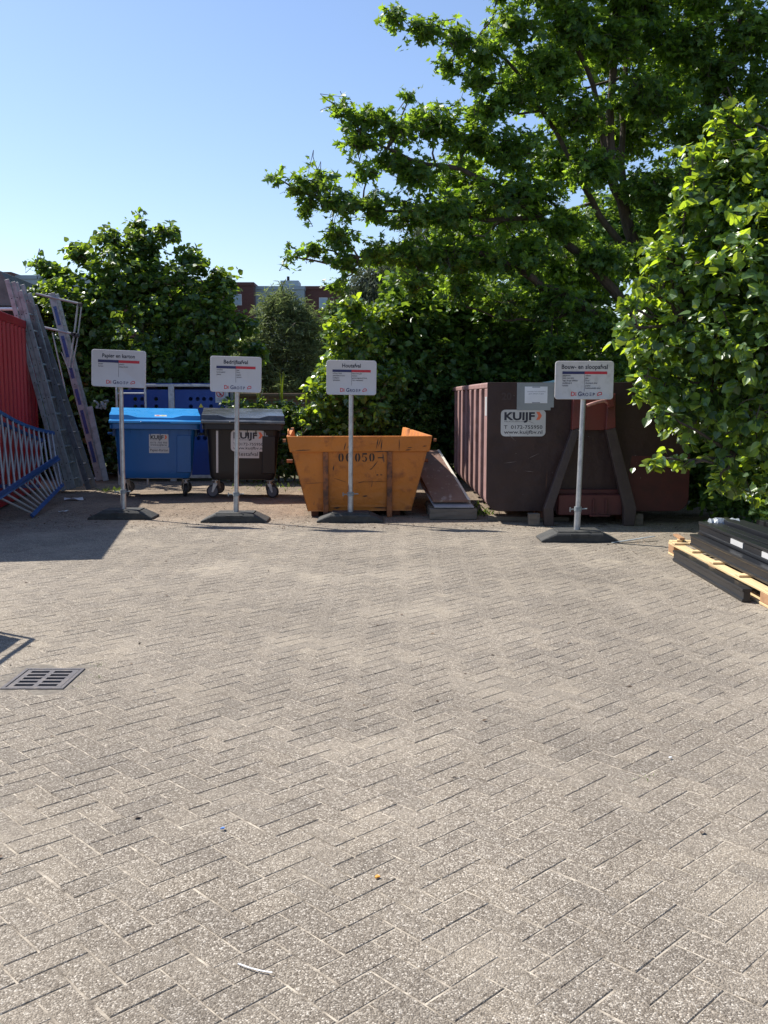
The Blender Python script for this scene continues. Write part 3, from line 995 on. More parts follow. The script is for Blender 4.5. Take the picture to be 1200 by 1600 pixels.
# ------------------------------------------------------------------ orange skip
def make_skip():
    root = thing('orange_skip', 'scratched orange steel skip with black stencilled number and open top', 'skip', (-0.325, 12.80, 0), R(4.5))
    T = 0.012
    L = 3.5
    bw, tw = 0.70, 0.93          # half widths bottom / top
    zb, zt = 0.09, 1.085
    zf = 0.875
    # outline rows: (half width, y front, z)
    def hw(z): return bw + (0.90 - bw) * (z - zb) / (zf - zb) if z < zf else 0.90
    yfb, yft = 0.0, -0.06
    def yf(z): return yfb + (yft - yfb) * (z - zb) / (zf - zb)
    # front wall
    mb = MB()
    o, i = 0.0, 0.02
    mb.add([(-bw, yf(zb), zb), (bw, yf(zb), zb), (hw(zf), yf(zf), zf), (-hw(zf), yf(zf), zf), (-bw, yf(zb) + T, zb), (bw, yf(zb) + T, zb), (hw(zf), yf(zf) + T, zf), (-hw(zf), yf(zf) + T, zf)],
           [(0, 1, 2, 3), (7, 6, 5, 4), (0, 4, 5, 1), (1, 5, 6, 2), (3, 7, 4, 0)])
    body = mb.build('front_wall', M_orange, root)
    # rim band: a box section round front and sides
    mb = MB()
    yb0 = yf(zf) - 0.035
    a, b = 0.925, 0.965
    mb.add([(-a, yb0, zf), (a, yb0, zf), (b, yb0 - 0.015, zt), (-b, yb0 - 0.015, zt), (-a, yb0 + 0.06, zf), (a, yb0 + 0.06, zf), (b, yb0 + 0.055, zt), (-b, yb0 + 0.055, zt)],
           [(0, 1, 2, 3), (7, 6, 5, 4), (0, 4, 5, 1), (1, 5, 6, 2), (2, 6, 7, 3), (3, 7, 4, 0)])
    mb.build('rim', M_orange, root, 0.008)
    for s in (-1, 1):
        mb = MB()
        mb.add([(s * bw, 0, zb), (s * hw(zf), yf(zf), zf), (s * b, yf(zf), zt), (s * b, L, zt), (s * hw(zf), L, zf), (s * bw, L, zb),
                (s * (bw - T), 0, zb), (s * (hw(zf) - T), yf(zf), zf), (s * (b - 0.045), yf(zf), zt), (s * (b - 0.045), L, zt), (s * (hw(zf) - T), L, zf), (s * (bw - T), L, zb)],
               [(0, 1, 4, 5), (1, 2, 3, 4), (6, 11, 10, 7), (7, 10, 9, 8), (2, 8, 9, 3), (0, 6, 7, 1), (1, 7, 8, 2), (3, 9, 10, 4), (4, 10, 11, 5)])
        mb.build('side_wall', M_orangein, root)
    mb = MB()
    mb.bx(-bw, bw, 0.0, L, zb - 0.012, zb)
    mb.bx(-bw, bw, L - T, L, zb, 0.62)
    mb.split('floor_plate', M_orangein, root)
    # upright ribs that run on down as feet
    for x in (-0.455, 0.395):
        r = MB()
        r.add([(x - 0.035, yf(zb) - 0.075, 0.0), (x + 0.035, yf(zb) - 0.075, 0.0), (x + 0.035, yf(zf) - 0.034, zf), (x - 0.035, yf(zf) - 0.034, zf),
               (x - 0.035, 0.0, 0.0), (x + 0.035, 0.0, 0.0), (x + 0.035, yf(zf) - 0.001, zf), (x - 0.035, yf(zf) - 0.001, zf)],
              [(0, 1, 2, 3), (0, 4, 5, 1), (1, 5, 6, 2), (3, 7, 4, 0), (7, 6, 5, 4), (2, 6, 7, 3)])
        r.build('rib', M_orangerib, root, 0.006)
    mb = MB()
    for x in (-0.60, 0.50):
        mb.bx(x - 0.05, x + 0.05, 0.12, L - 0.2, 0.0, zb - 0.013)
    mb.split('skid', M_rust, root, 0.004)
    # lower weld strip, seams, dents
    mb = MB()
    mb.bx(-0.40, 0.34, -0.012, 0.001, 0.13, 0.165)
    mb.build('stiffener', M_orange, root, 0.004)
    for s in (-1, 1):
        m2 = MB()
        m2.tube([(s * 0.975, -0.10, 1.03), (s * 1.015, -0.10, 1.03)], 0.022, 12)
        m2.tube([(s * 0.90, 0.5, 0.72), (s * 0.98, 0.5, 0.72)], 0.025, 12)
        m2.split('lifting_pin', M_orangerib, root, smooth=True)
    m2 = MB()
    m2.prism([(0.10, 1.08), (0.12, 1.15), (0.2, 1.175), (0.34, 1.15), (0.60, 1.08)], 'x', -0.955, -0.935)
    m2.build('raised_lug', M_orangein, root, 0.005)
    # black stencil digits with bridges
    fc = Face()
    def oval(cx, cz, rx, rz, t, a0, a1, k=12):
        p = []
        for q in range(k + 1):
            a = R(a0 + (a1 - a0) * q / k)
            p.append((cx + rx * math.cos(a), cz + rz * math.sin(a)))
        for q in range(k, -1, -1):
            a = R(a0 + (a1 - a0) * q / k)
            p.append((cx + (rx - t) * math.cos(a), cz + (rz - t * 0.35) * math.sin(a)))
        fc.poly(p)
    z0 = 0.0
    def zero(x):
        oval(x, z0, 0.036, 0.058, 0.024, 105, 255)
        oval(x, z0, 0.036, 0.058, 0.024, -75, 75)
    def six(x):
        oval(x, z0, 0.036, 0.058, 0.024, 60, 255)
        oval(x + 0.002, z0 - 0.022, 0.034, 0.034, 0.022, -75, 120)
    def three(x):
        oval(x - 0.005, z0 + 0.028, 0.034, 0.030, 0.016, -80, 150)
        oval(x - 0.005, z0 - 0.026, 0.036, 0.032, 0.020, -150, 80)
    def five(x):
        fc.rect(x - 0.030, x + 0.032, z0 + 0.038, z0 + 0.058)
        fc.rect(x - 0.030, x - 0.018, z0 + 0.002, z0 + 0.036)
        oval(x - 0.003, z0 - 0.022, 0.036, 0.036, 0.020, -150, 95)
    zero(-0.255); six(-0.155); zero(0.0 - 0.035); five(0.058); zero(0.155)
    fc.rect(0.235, 0.31, -0.012, 0.002)
    st_ = fc.build('stencil_number', M_stencil, root, (0.005, yf(0.80) - 0.0035, 0.80))
    st_.rotation_euler = (math.atan2(0.06, zf - zb) * 1, 0, 0)
    # gouges: raised dark scrape marks
    rg = random.Random(5)
    for k, (x, z, l, a) in enumerate(((0.23, 0.99, 0.16, 80), (0.26, 1.0, 0.12, 70), (0.285, 0.975, 0.18, 84), (0.52, 0.98, 0.2, 90), (0.66, 0.93, 0.07, 5), (0.64, 0.90, 0.09, 8), (-0.75, 0.90, 0.22, 3),
                                      (0.30, 0.88, 0.34, 2), (-0.20, 0.95, 0.12, 75), (-0.14, 0.96, 0.10, 50), (0.86, 0.95, 0.06, 10))):
        g = Face()
        p = []
        for j in range(7):
            t = j / 6 - 0.5
            p.append((t * l, 0.006 * math.cos(t * 3.1) * rg.uniform(0.5, 1.2)))
        for j in range(6, -1, -1):
            t = j / 6 - 0.5
            p.append((t * l, -0.006 * math.cos(t * 3.1) * rg.uniform(0.5, 1.2)))
        g.poly(p)
        o_ = g.build('scrape_mark', M_stencil, root, (x, yb0 - 0.0045 - (z - zf) * 0.0714, z))
        o_.rotation_euler = (R(4), -R(a), 0)
    for k, (x, z, l, a, th) in enumerate(((0.20, 0.70, 0.15, 52, 1), (0.15, 0.645, 0.05, 30, 1), (0.235, 0.565, 0.035, 3, 1.5), (0.285, 0.565, 0.035, 0, 1.5), (0.07, 0.28, 0.08, 2, 2), (0.75, 0.25, 0.05, 0, 1.5),
                                          (-0.35, 0.66, 0.08, 85, 1.2), (-0.62, 0.46, 0.30, 2, 0.5), (-0.27, 0.50, 0.2, -18, 0.6), (0.2, 0.475, 0.42, 2, 0.5), (0.02, 0.47, 0.14, 14, 0.6), (-0.31, 0.125, 0.1, 3, 2), (0.28, 0.12, 0.2, 0, 1.4))):
        g = Face()
        p = []
        for j in range(7):
            t = j / 6 - 0.5
            p.append((t * l, 0.006 * th * math.cos(t * 3.1) * rg.uniform(0.5, 1.2)))
        for j in range(6, -1, -1):
            t = j / 6 - 0.5
            p.append((t * l, -0.006 * th * math.cos(t * 3.1) * rg.uniform(0.5, 1.2)))
        g.poly(p)
        o_ = g.build('scrape_mark', M_stencil, root, (x, yf(z) - 0.0045 - (0.012 if z < 0.17 else 0), z))
        o_.rotation_euler = (math.atan2(0.06, zf - zb), -R(a), 0)
    return root


make_skip()


# ------------------------------------------------------------------ pallets and leaning boards
def make_pallet(label, loc, rz, w, d, wood, group=None, h=0.144):
    root = thing('pallet', label, 'pallet', loc, rz, group)
    rg = random.Random(int(loc[0] * 100))
    for i in range(3):
        x = (-w / 2 + 0.05) + i * (w - 0.10) / 2
        m = MB()
        m.bx(x - 0.05, x + 0.05, -d / 2, d / 2, 0.0, 0.02)
        m.build('bottom_board', wood, root, 0.003)
        m = MB()
        for y in (-d / 2 + 0.07, 0, d / 2 - 0.07):
            m.bx(x - 0.048, x + 0.048, y - 0.07, y + 0.07, 0.0205, h - 0.0425)
        m.split('block', wood if wood is not M_newwood else M_endwood, root, 0.003)
        m = MB()
        m.bx(x - 0.05, x + 0.05, -d / 2, d / 2, h - 0.042, h - 0.0215)
        m.build('stringer_board', wood, root, 0.003)
    if wood is M_oldwood:
        MB().bx(-w / 2, w / 2, -d / 2 - 0.024, -d / 2 - 0.002, 0.004, h - 0.004).build('end_board', wood, root, 0.003)
    nb = max(5, int(d / 0.17))
    for k in range(nb):
        y = -d / 2 + 0.05 + k * (d - 0.1) / (nb - 1)
        m = MB()
        m.bx(-w / 2 + rg.uniform(0, 0.006), w / 2 - rg.uniform(0, 0.006), y - 0.046, y + 0.046, h - 0.021, h)
        m.build('deck_board', wood, root, 0.003)
    return root


make_pallet('weathered pallet on the ground under the leaning boards beside the skip', (0.90, 13.0, 0), R(1), 0.62, 1.0, M_oldwood)
mb_root = thing('trestle', 'weathered timber trestle propping up the far end of the boards', 'trestle', (0.62, 15.0, 0))
m = MB()
for x in (-0.24, 0.24):
    for y in (-0.15, 0.15):
        m.beam((x, y * 1.6, 0.0), (x, y * 0.3, 0.60), 0.05, 0.05, (1, 0, 0))
m.bx(-0.32, 0.32, -0.05, 0.05, 0.602, 0.66)
m.split('timber', M_oldwood, mb_root, 0.003)


def sheet(name, label, near_l, near_r, far_l, far_r, th, mat, edge, cat, grp=None):
    root = thing(name, label, cat, near_l, 0, grp)
    o = Vector(near_l)
    P = [Vector(p) - o for p in (near_l, near_r, far_r, far_l)]
    n = (P[1] - P[0]).cross(P[3] - P[0]).normalized()
    m = MB()
    m.add(P + [p + n * th for p in P], [(0, 1, 2, 3), (4, 5, 6, 7), (0, 1, 5, 4), (1, 2, 6, 5), (2, 3, 7, 6), (3, 0, 4, 7)])
    m.build('sheet', mat, root, 0.003)
    if edge:
        m = MB()
        up = n * (th + 0.006)
        for a, b in ((P[1], P[2]),):
            s_ = (P[0] - P[1]).normalized()
            q = s_ * 0.03
            m.add([a - s_ * 0.004, b - s_ * 0.004, b + q, a + q, a - s_ * 0.004 + up, b - s_ * 0.004 + up, b + q + up, a + q + up],
                  [(0, 1, 2, 3), (4, 5, 6, 7), (0, 1, 5, 4), (1, 2, 6, 5), (2, 3, 7, 6), (3, 0, 4, 7)])
        m.build('pale_edging', M_plyedge, root, 0.002)
    return root


sheet('board', 'grey flat board lowest of the leaning stack beside the skip', (0.66, 12.5, 0.152), (1.18, 12.5, 0.152), (0.36, 14.93, 0.60), (0.85, 14.93, 0.60), 0.018, M_greyboard, False, 'board')
sheet('board', 'brown stained board with white edge leaning on top beside the skip', (0.645, 12.6, 0.215), (1.135, 12.6, 0.215), (0.37, 15.26, 0.725), (0.88, 15.26, 0.725), 0.035, M_ply, True, 'board')

# ------------------------------------------------------------------ brown hook-lift container
def make_container():
    x0, x1, y0 = 1.30, 3.88, 12.16
    L = 6.3
    cx = (x0 + x1) / 2
    W = x1 - x0
    zb, zt, rr = 0.15, 1.78, 0.17
    root = thing('hooklift_container', 'large brown ribbed steel waste container with hook frame at its front', 'container', (cx, y0, 0))
    hw = W / 2
    def U(off, r, n=7, flare=0.0):
        """outer outline, open top, from left top round the bottom to right top; off = inset"""
        h = hw - off
        p = [(-h, zt)]
        for k in range(n + 1):
            a = R(180 + 90 * k / n)
            p.append((-h + r + r * math.cos(a), zb + off + r + r * math.sin(a)))
        for k in range(n + 1):
            a = R(270 + 90 * k / n)
            p.append((h - r + r * math.cos(a), zb + off + r + r * math.sin(a)))
        p.append((h, zt))
        return p
    def shell(mb, off, th, ya, yb, top=None):
        o, i = U(off, rr), U(off + th, rr - 0.02)
        if top is not None:
            o[0] = (o[0][0], top); o[-1] = (o[-1][0], top); i[0] = (i[0][0], top); i[-1] = (i[-1][0], top)
        n = len(o)
        vsx = [(p[0], ya, p[1]) for p in o] + [(p[0], ya, p[1]) for p in i] + [(p[0], yb, p[1]) for p in o] + [(p[0], yb, p[1]) for p in i]
        fs = []
        for k in range(n - 1):
            fs += [(k, k + 1, 2 * n + k + 1, 2 * n + k), (n + k + 1, n + k, 3 * n + k, 3 * n + k + 1), (k + 1, k, n + k, n + k + 1), (2 * n + k, 2 * n + k + 1, 3 * n + k + 1, 3 * n + k)]
        for k in (0, n - 1):
            fs.append((k, n + k, 3 * n + k, 2 * n + k))
        mb.add(vsx, fs)
        return mb
    body = shell(MB(), 0.105, 0.01, 0.05, L - 0.02).build('side_shell', M_cont, root, smooth=True)
    for k in range(9):
        ya = 0.012 + k * 0.77
        if ya + 0.2 > L: break
        shell(MB(), 0.0, 0.103, ya, ya + (0.27 if k else 0.34), zt - 0.075).build('rib', M_contrib, root, 0.008)
    # top rail
    for s in (-1, 1):
        m = MB()
        m.prism([(s * (hw + 0.004), zt - 0.073), (s * (hw + 0.004), zt - 0.012), (s * (hw - 0.02), zt), (s * (hw - 0.13), zt), (s * (hw - 0.13), zt - 0.073)], 'y', 0.012, L)
        m.build('top_rail', M_contrib, root, 0.012, seg=2)
    # front wall
    out = U(0.0, rr)
    out = [(p[0], p[1]) for p in out]
    m = MB()
    m.prism(out, 'y', 0.0, 0.0115)
    front = m.build('front_wall', M_cont, root, 0.003)
    m = MB()
    m.prism(U(0.11, rr - 0.03), 'y', L - 0.02, L)
    m.build('rear_wall', M_cont, root)
    # red repainted lower right part and pocket between the hook legs
    def P(px, py, y): 
        q = atr(px, py, y0 + y)
        return (q.x - cx, q.z)
    m = MB()
    lo = [p for p in U(0.0, rr) if p[1] < 0.9 and p[0] > 0.45]
    pts = [(0.45, zb + 0.004)] + [(p[0] - 0.004, p[1] + 0.004) for p in lo] + [(hw - 0.004, 0.84), (0.55, 0.86)]
    m.prism(pts, 'y', -0.004, -0.0005)
    m.build('red_patch', M_contred, front)
    # hook A-frame
    yb_, yt_ = -0.30, -0.10
    lbl = [(P(851, 823, yb_), P(866, 823, yb_)), (P(850, 795, yb_), P(865, 795, yb_)), (P(894, 672, -0.16), P(908, 668, -0.16)), (P(896, 615, yt_), P(908, 615, yt_))]
    rbl = [(P(975, 823, yb_), P(991, 823, yb_)), (P(975, 795, yb_), P(995, 795, yb_)), (P(947, 672, -0.16), P(962, 668, -0.16)), (P(950, 615, yt_), P(962, 615, yt_))]
    for pr in (lbl, rbl):
        ys = [yb_, yb_, -0.16, yt_]
        rings = []
        for (a, b), yy in zip(pr, ys):
            z = a[1] if a[1] > 0.03 else 0.0
            rings.append([(a[0], yy, max(0, a[1])), (b[0], yy, max(0, b[1])), (b[0], yy + 0.11, max(0, b[1])), (a[0], yy + 0.11, max(0, a[1]))])
        m = MB()
        m.loft(rings[:3])
        fm = m.build('hook_frame_leg', M_frame, root, 0.006)
        m = MB()
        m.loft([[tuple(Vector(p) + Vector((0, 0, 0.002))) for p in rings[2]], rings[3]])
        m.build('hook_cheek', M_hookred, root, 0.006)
    # recessed red panel behind the hook bar and lower crossmember
    a, b, c, d = P(905, 622, -0.05), P(955, 622, -0.05), P(955, 672, -0.05), P(905, 672, -0.05)
    m = MB()
    m.add([(a[0], -0.05, a[1]), (b[0], -0.05, b[1]), (c[0], -0.05, c[1]), (d[0], -0.05, d[1]), (a[0], -0.001, a[1]), (b[0], -0.001, b[1]), (c[0], -0.001, c[1]), (d[0], -0.001, d[1])],
          [(0, 1, 2, 3), (0, 1, 5, 4), (1, 2, 6, 5), (2, 3, 7, 6), (3, 0, 4, 7)])
    m.build('hook_plate', M_hookred, root, 0.003)
    m = MB()
    z1, z2 = P(900, 773, -0.2)[1], P(900, 805, -0.2)[1]
    xa, xb = P(872, 790, -0.2)[0], P(972, 790, -0.2)[0]
    m.bx(xa, xb, -0.21, -0.05, z2, z1)
    m.build('crossmember', M_contred, root, 0.01)
    m = MB()
    m.bx(xa + 0.02, xb - 0.03, -0.10, -0.001, z1 + 0.001, z1 + 0.055)
    m.bx(0.02, 0.045, -0.232, -0.212, z2 + 0.02, z1 - 0.05)
    m.bx(0.18, 0.205, -0.232, -0.212, z2 + 0.02, z1 - 0.05)
    m.bx(-0.02, 0.24, -0.24, -0.212, z2 - 0.015, z2 + 0.012)
    m.split('step', M_contred, root, 0.004)
    pts = []
    for k in range(9):
        t = k / 8
        px = 917 + 37 * t
        py = 634 - 7.5 * math.sin(t * math.pi * 0.62) / 1.0 if t < 0.8 else 627 + (t - 0.8) * 30
        q = atr(px, py, y0 - 0.17)
        pts.append((q.x - cx, -0.17 - 0.02 * math.sin(t * math.pi), q.z))
    MB().tube(pts, 0.022, 12).build('hook_bar', surf('worn_bar', (0.42, 0.22, 0.18), (0.2, 0.08, 0.05), 0.45, 0.2, 20), root, smooth=True)
    # cheek ears catching the sun
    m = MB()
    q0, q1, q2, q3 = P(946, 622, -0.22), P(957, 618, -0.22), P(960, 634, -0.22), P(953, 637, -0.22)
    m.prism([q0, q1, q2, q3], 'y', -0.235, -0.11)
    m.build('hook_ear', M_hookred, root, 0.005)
    # skid rails and rollers under the box
    for x in (-0.53, 0.53):
        m = MB()
        m.bx(x - 0.05, x + 0.05, 0.02, L - 0.05, 0.06, zb + 0.0)
        m.build('skid_rail', M_rust, root, 0.005)
        m = MB()
        for y in (0.35, L - 0.5):
            m.tube([(x - 0.09, y, 0.08), (x + 0.09, y, 0.08)], 0.08, 18)
        m.split('roller', M_rust, root, smooth=True)
    # texts
    q = atr(817.5, 661, y0)
    company_sticker(front, q.x - cx, -0.0015, q.z, 0.565, 0.335, ('T  0172-755950', 'www.kuijfbv.nl'), r=0.055, mat=M_sticker)
    a = atr(808, 598, y0); b = atr(865, 641, y0)
    ax, bx_, az, bz = a.x - cx, b.x - cx, zt - 0.003, b.z
    m = MB()
    m.prism([(ax, bz), (bx_ - 0.04, bz), (bx_ - 0.04, bz + 0.035), (bx_, bz + 0.035), (bx_, az), (ax, az)], 'y', -0.007, -0.0005)
    pl = m.build('grey_document_plate', M_contgrey, front)
    m = MB()
    a = atr(820, 604, y0); b = atr(855, 630, y0)
    m.bx(a.x - cx, b.x - cx, -0.010, -0.0075, b.z, a.z)
    pp = m.build('paper_sheet', M_paper, pl)
    fc = Face()
    mx = (a.x + b.x) / 2 - cx
    fc.rect(mx - 0.05, mx + 0.05, a.z - 0.012, a.z - 0.003).rect(mx - 0.05, mx + 0.05, b.z + 0.002, b.z + 0.011)
    fc.text('container voor bouwafval', mx, a.z - 0.068, 0.02, 0.004, width=0.23)
    fc.text('geen asbest of gips', mx, a.z - 0.095, 0.02, 0.004, width=0.19)
    fc.build('paper_lettering', surf('grey_ink', (0.16, 0.17, 0.24), None, 0.5), pp, (0, -0.0108, 0))
    q = atr(790, 619, y0)
    Face().text('20', 0, -0.045, 0.125, 0.03, 'LEFT').build('stencil_number', M_stencil2, front, (q.x - cx - 0.05, -0.0015, q.z))
    # white reflective tape on the first rib
    m = MB()
    m.bx(-hw - 0.0035, -hw - 0.0005, 0.03, 0.24, 1.36, 1.60)
    m.build('reflective_tape', M_sticker, root)
    # chips and scratches
    rg = random.Random(11)
    for k in range(26):
        x, z = rg.uniform(-hw + 0.1, hw - 0.15), rg.uniform(0.35, zt - 0.15)
        a_ = rg.uniform(0, math.pi)
        l = rg.uniform(0.004, 0.03) if k % 3 else rg.uniform(0.04, 0.10)
        g = Face().poly([(-l, 0), (0, -0.0025), (l, 0), (0, 0.003)])
        o_ = g.build('paint_chip', surf('chip', (0.20, 0.16, 0.15), None, 0.6), front, (x, -0.0052, z))
        o_.rotation_euler = (0, a_, 0)
    # bits of load over the rim
    return root, cx


cont, ccx = make_container()
tl = thing('tarpaulin_scrap', 'pale green plastic scrap showing over the rim of the brown container', 'plastic scrap', (2.10, 12.5, 1.70))
m = MB()
rg = random.Random(3)
rings = []
for i in range(7):
    x = -0.20 + i * 0.075
    z = [0.02, 0.075, 0.09, 0.10, 0.12, 0.15, 0.10][i]
    rings.append([(x, -0.05, z - 0.08), (x + 0.01, -0.02, z), (x, 0.10, z - 0.02), (x, 0.13, z - 0.1)])
m.loft(rings).build('sheet', surf('pale_green_plastic', (0.35, 0.55, 0.52), None, 0.4), tl, smooth=True)

# timbers on the ground in front of the container
for i, (a, b, h, lab) in enumerate((((1.80, 11.95, 0), (1.96, 11.95, 0), 0.15, 'short upright wooden block beside the left leg of the hook frame'),
                                    ((3.12, 11.98, 0), (3.24, 11.98, 0), 0.14, 'short upright wooden block beside the right leg of the hook frame'))):
    t = thing('timber_block', lab, 'timber', ((a[0] + b[0]) / 2, a[1], 0))
    MB().bx(-0.07, 0.07, -0.05, 0.05, 0, h).build('block', M_oldwood, t, 0.006)
t = thing('timber_beam', 'dark timber beam lying under the front of the brown container', 'timber', (1.9, 12.4, 0), R(-1))
MB().bx(-0.55, 0.5, -0.05, 0.05, 0.0, 0.055).build('beam', M_oldwood, t, 0.005)
t = thing('plastic_strip', 'thin pale strip lying on the pavers between sign foot and pallet', 'strip', (2.86, 10.7, 0))
m = MB()
m.beam((-0.35, -0.25, 0.006), (0.17, -0.06, 0.05), 0.035, 0.006)
m.build('strip', M_alu, t)

# ------------------------------------------------------------------ red container at the left
def make_redbox():
    root = thing('red_container', 'tall red corrugated steel container at the left edge', 'container', (-4.97, 10.74, 0), R(9.8))
    L, H, W = 6.06, 2.84, 2.44
    m = MB()
    n = 21
    pts = []
    p = L / n
    for i in range(n):
        y = i * p
        pts += [(0.0, y), (0.0, y + p * 0.38), (-0.035, y + p * 0.5), (-0.035, y + p * 0.88)]
    pts += [(0.0, L), (-0.05, L), (-0.05, 0)]
    m.prism([(q[0], q[1]) for q in pts], 'z', 0.16, H - 0.13)
    m.build('side_wall', M_redbox, root)
    m = MB()
    for y in (0.0, L - 0.08):
        m.bx(-0.09, 0.008, y - 0.005, y + 0.085, 0.02, H - 0.001)
        m.bx(-W, -W + 0.09, y - 0.005, y + 0.085, 0.02, H - 0.001)
    m.split('corner_post', M_redbox, root, 0.006)
    m = MB()
    m.bx(-0.08, 0.004, 0.081, L - 0.081, H - 0.128, H - 0.003)
    m.bx(-0.08, 0.004, 0.081, L - 0.081, 0.03, 0.158)
    m.bx(-W + 0.09, -0.09, 0.0, 0.07, H - 0.13, H - 0.004)
    m.bx(-W + 0.09, -0.09, L - 0.07, L, H - 0.13, H - 0.004)
    m.split('rail', M_redbox, root, 0.006)
    m = MB()
    m.bx(-W, -0.04, 0.02, L - 0.02, H - 0.03, H - 0.01)
    m.build('roof', M_redbox, root)
    m = MB()
    m.bx(-W, -W + 0.04, 0.09, L - 0.09, 0.05, H - 0.03)
    m.bx(-W + 0.09, -0.1, L - 0.05, L - 0.02, 0.1, H - 0.13)
    m.split('far_wall', M_redbox, root)
    m = MB()
    m.bx(-W + 0.092, -W / 2 - 0.005, 0.01, 0.04, 0.06, H - 0.132)
    d = m.build('door', M_redbox, root, 0.004)
    m = MB()
    m.bx(-W / 2 + 0.005, -0.092, 0.01, 0.04, 0.06, H - 0.132)
    m.build('door', M_redbox, root, 0.004)
    m = MB()
    for x in (-W / 2 - 0.25, -W / 2 + 0.25):
        m.tube([(x, -0.015, 0.2), (x, -0.015, H - 0.2)], 0.016, 8)
    m.split('locking_bar', M_galv, root, smooth=True)


make_redbox()
sh = thing('roof_shelter', 'grey felt roofed shelter rising behind the red container', 'shelter', (-7.55, 18.4, 0), R(4))
m = MB()
m.add([(-3.2, 0, 3.95), (0.35, 0, 3.95), (0.78, 0, 3.3), (-3.2, 0, 3.3), (-3.2, 5, 3.95), (0.35, 5, 3.95), (0.78, 5, 3.3), (-3.2, 5, 3.3)],
      [(0, 1, 2, 3), (4, 5, 6, 7), (0, 1, 5, 4), (1, 2, 6, 5), (2, 3, 7, 6), (3, 0, 4, 7)])
m.build('roof', M_shed, sh, 0.01)
m = MB()
m.bx(-3.1, 0.5, 0.3, 4.8, 0, 3.298)
m.build('wall', surf('dark_shelter_wall', (0.03, 0.03, 0.03), None, 0.8), sh)
m = MB()
m.tube([(-3, -0.06, 3.24), (0.8, -0.06, 3.24)], 0.035, 10)
m.build('gutter', M_edge, sh, smooth=True)

# ------------------------------------------------------------------ ladders
def ladder_section(mb_st, mb_rg, mb_bolt, foot, top, off, sw, st_, width, rung_w=0.03, step=0.28):
    """stiles in the X-Z plane, rungs along Y. off: shift in the lean plane normal"""
    d = (top - foot)
    L = d.length
    d = d.normalized()
    nrm = Vector((d.z, 0, -d.x)).normalized()          # to the right of the ladder
    for s in (0, 1):
        a = foot + nrm * off + Vector((0, s * width, 0))
        mb_st.beam(a, a + d * L, st_, sw, nrm)
    k = int(L / step)
    for i in range(k):
        p = foot + nrm * off + d * (0.16 + i * step)
        mb_rg.tube([p + Vector((0, st_ / 2 + 0.001, 0)), p + Vector((0, width - st_ / 2 - 0.001, 0))], rung_w / 2, 8)
        q = p + Vector((0, -st_ / 2 - 0.0015, 0))
        mb_bolt.tube([q, q + Vector((0, -0.004, 0))], 0.009, 8)


def make_ladder(label, foot, top, offs, sw, width, mat, yoff=None, group='ladders stored by the red container', lens=None):
    foot, top = Vector(foot), Vector(top)
    root = thing('ladder', label, 'ladder', foot, 0, group)
    z = Vector((0, 0, 0))
    for i, o in enumerate(offs):
        a, b, c = MB(), MB(), MB()
        f = 1.0 if lens is None else lens[i]
        yo = Vector((0, yoff[i] if yoff else 0, 0))
        ladder_section(a, b, c, z + yo, (top - foot) * f + yo, o, sw, 0.028, width)
        sct = a.split('stile', mat, root, 0.003)
        b.split('rung', mat, root, smooth=True)
        c.split('rung_rivet', M_hole, sct[0])
    return root


make_ladder('longest grey aluminium extension ladder, nearest the red container', (-5.36, 16.0, 0.035), (-6.15, 16.0, 3.50), (0.0, 0.080, 0.16), 0.074, 0.40, M_alu,
            yoff=(0, 0.03, 0.02), lens=(1, 0.985, 0.94))
make_ladder('dull grey aluminium ladder, behind the longest extension ladder', (-5.03, 16.3, 0.035), (-5.93, 16.3, 3.15), (0.0,), 0.085, 0.30, M_alu2)
# blue labelled platform ladder
lf, lt = Vector((-5.36, 18.05, 0.035)), Vector((-6.13, 18.05, 3.50))
pl = make_ladder('aluminium platform ladder with blue stickers and guard rail, left of the blue bin', lf, lt, (0.0,), 0.125, 0.22, M_alu)
d = (lt - lf).normalized()
nrm = Vector((d.z, 0, -d.x))
m = MB()
for t0, t1 in ((0.9, 1.35), (1.45, 1.75), (1.95, 2.15), (2.35, 2.75), (2.95, 3.3), (0.35, 0.75)):
    m.beam(d * t0 + Vector((0, -0.0165, 0)), d * t1 + Vector((0, -0.0165, 0)), 0.002, 0.06, nrm)
m.split('blue_sticker', M_bluerail, pl)
m = MB()
def w(px, py, y): return at(px, py, y) - lf
for yy in (13.88, 14.15):
    m.tube([w(57, 459, yy), w(122, 474, yy)], 0.022, 10)
    m.tube([w(54, 508, yy), w(124, 524, yy)], 0.022, 10)
    m.tube([w(122, 474, yy), w(115, 530, yy), w(108, 575, yy)], 0.017, 10)
    m.tube([w(128, 475, yy), w(121, 530, yy), w(113, 575, yy)], 0.013, 10)
m.tube([w(57, 459, 13.88), w(57, 459, 14.15)], 0.022, 10)
m.tube([w(54, 508, 13.88), w(54, 508, 14.15)], 0.022, 10)
m.split('guard_rail', M_tubes, pl, smooth=True)
m = MB()
for q in ((125, 476), (119, 524), (115, 522)):
    c_ = w(*q, 13.82)
    m.box(c_, (0.09, 0.05, 0.07))
m.split('rail_joint', M_black, pl, 0.01)
m = MB()
m.tube([w(82, 520, 13.8), w(100, 600, 13.8), w(118, 700, 13.8), w(122, 740, 13.8)], 0.014, 8)
m.tube([w(96, 550, 13.8), w(107, 578, 13.8)], 0.01, 8)
m.split('support_leg', M_tubes, pl, smooth=True)
make_ladder('short aluminium step ladder, in front of the platform ladder', (-5.44, 17.3, 0.035), (-5.72, 17.3, 0.95), (0.0, 0.16), 0.06, 0.10, M_alu, lens=(0.93, 1.15))
m_r = thing('metal_plank', 'pale grey metal plank leaning left of the blue bin', 'plank', (-5.17, 17.8, 0.02))
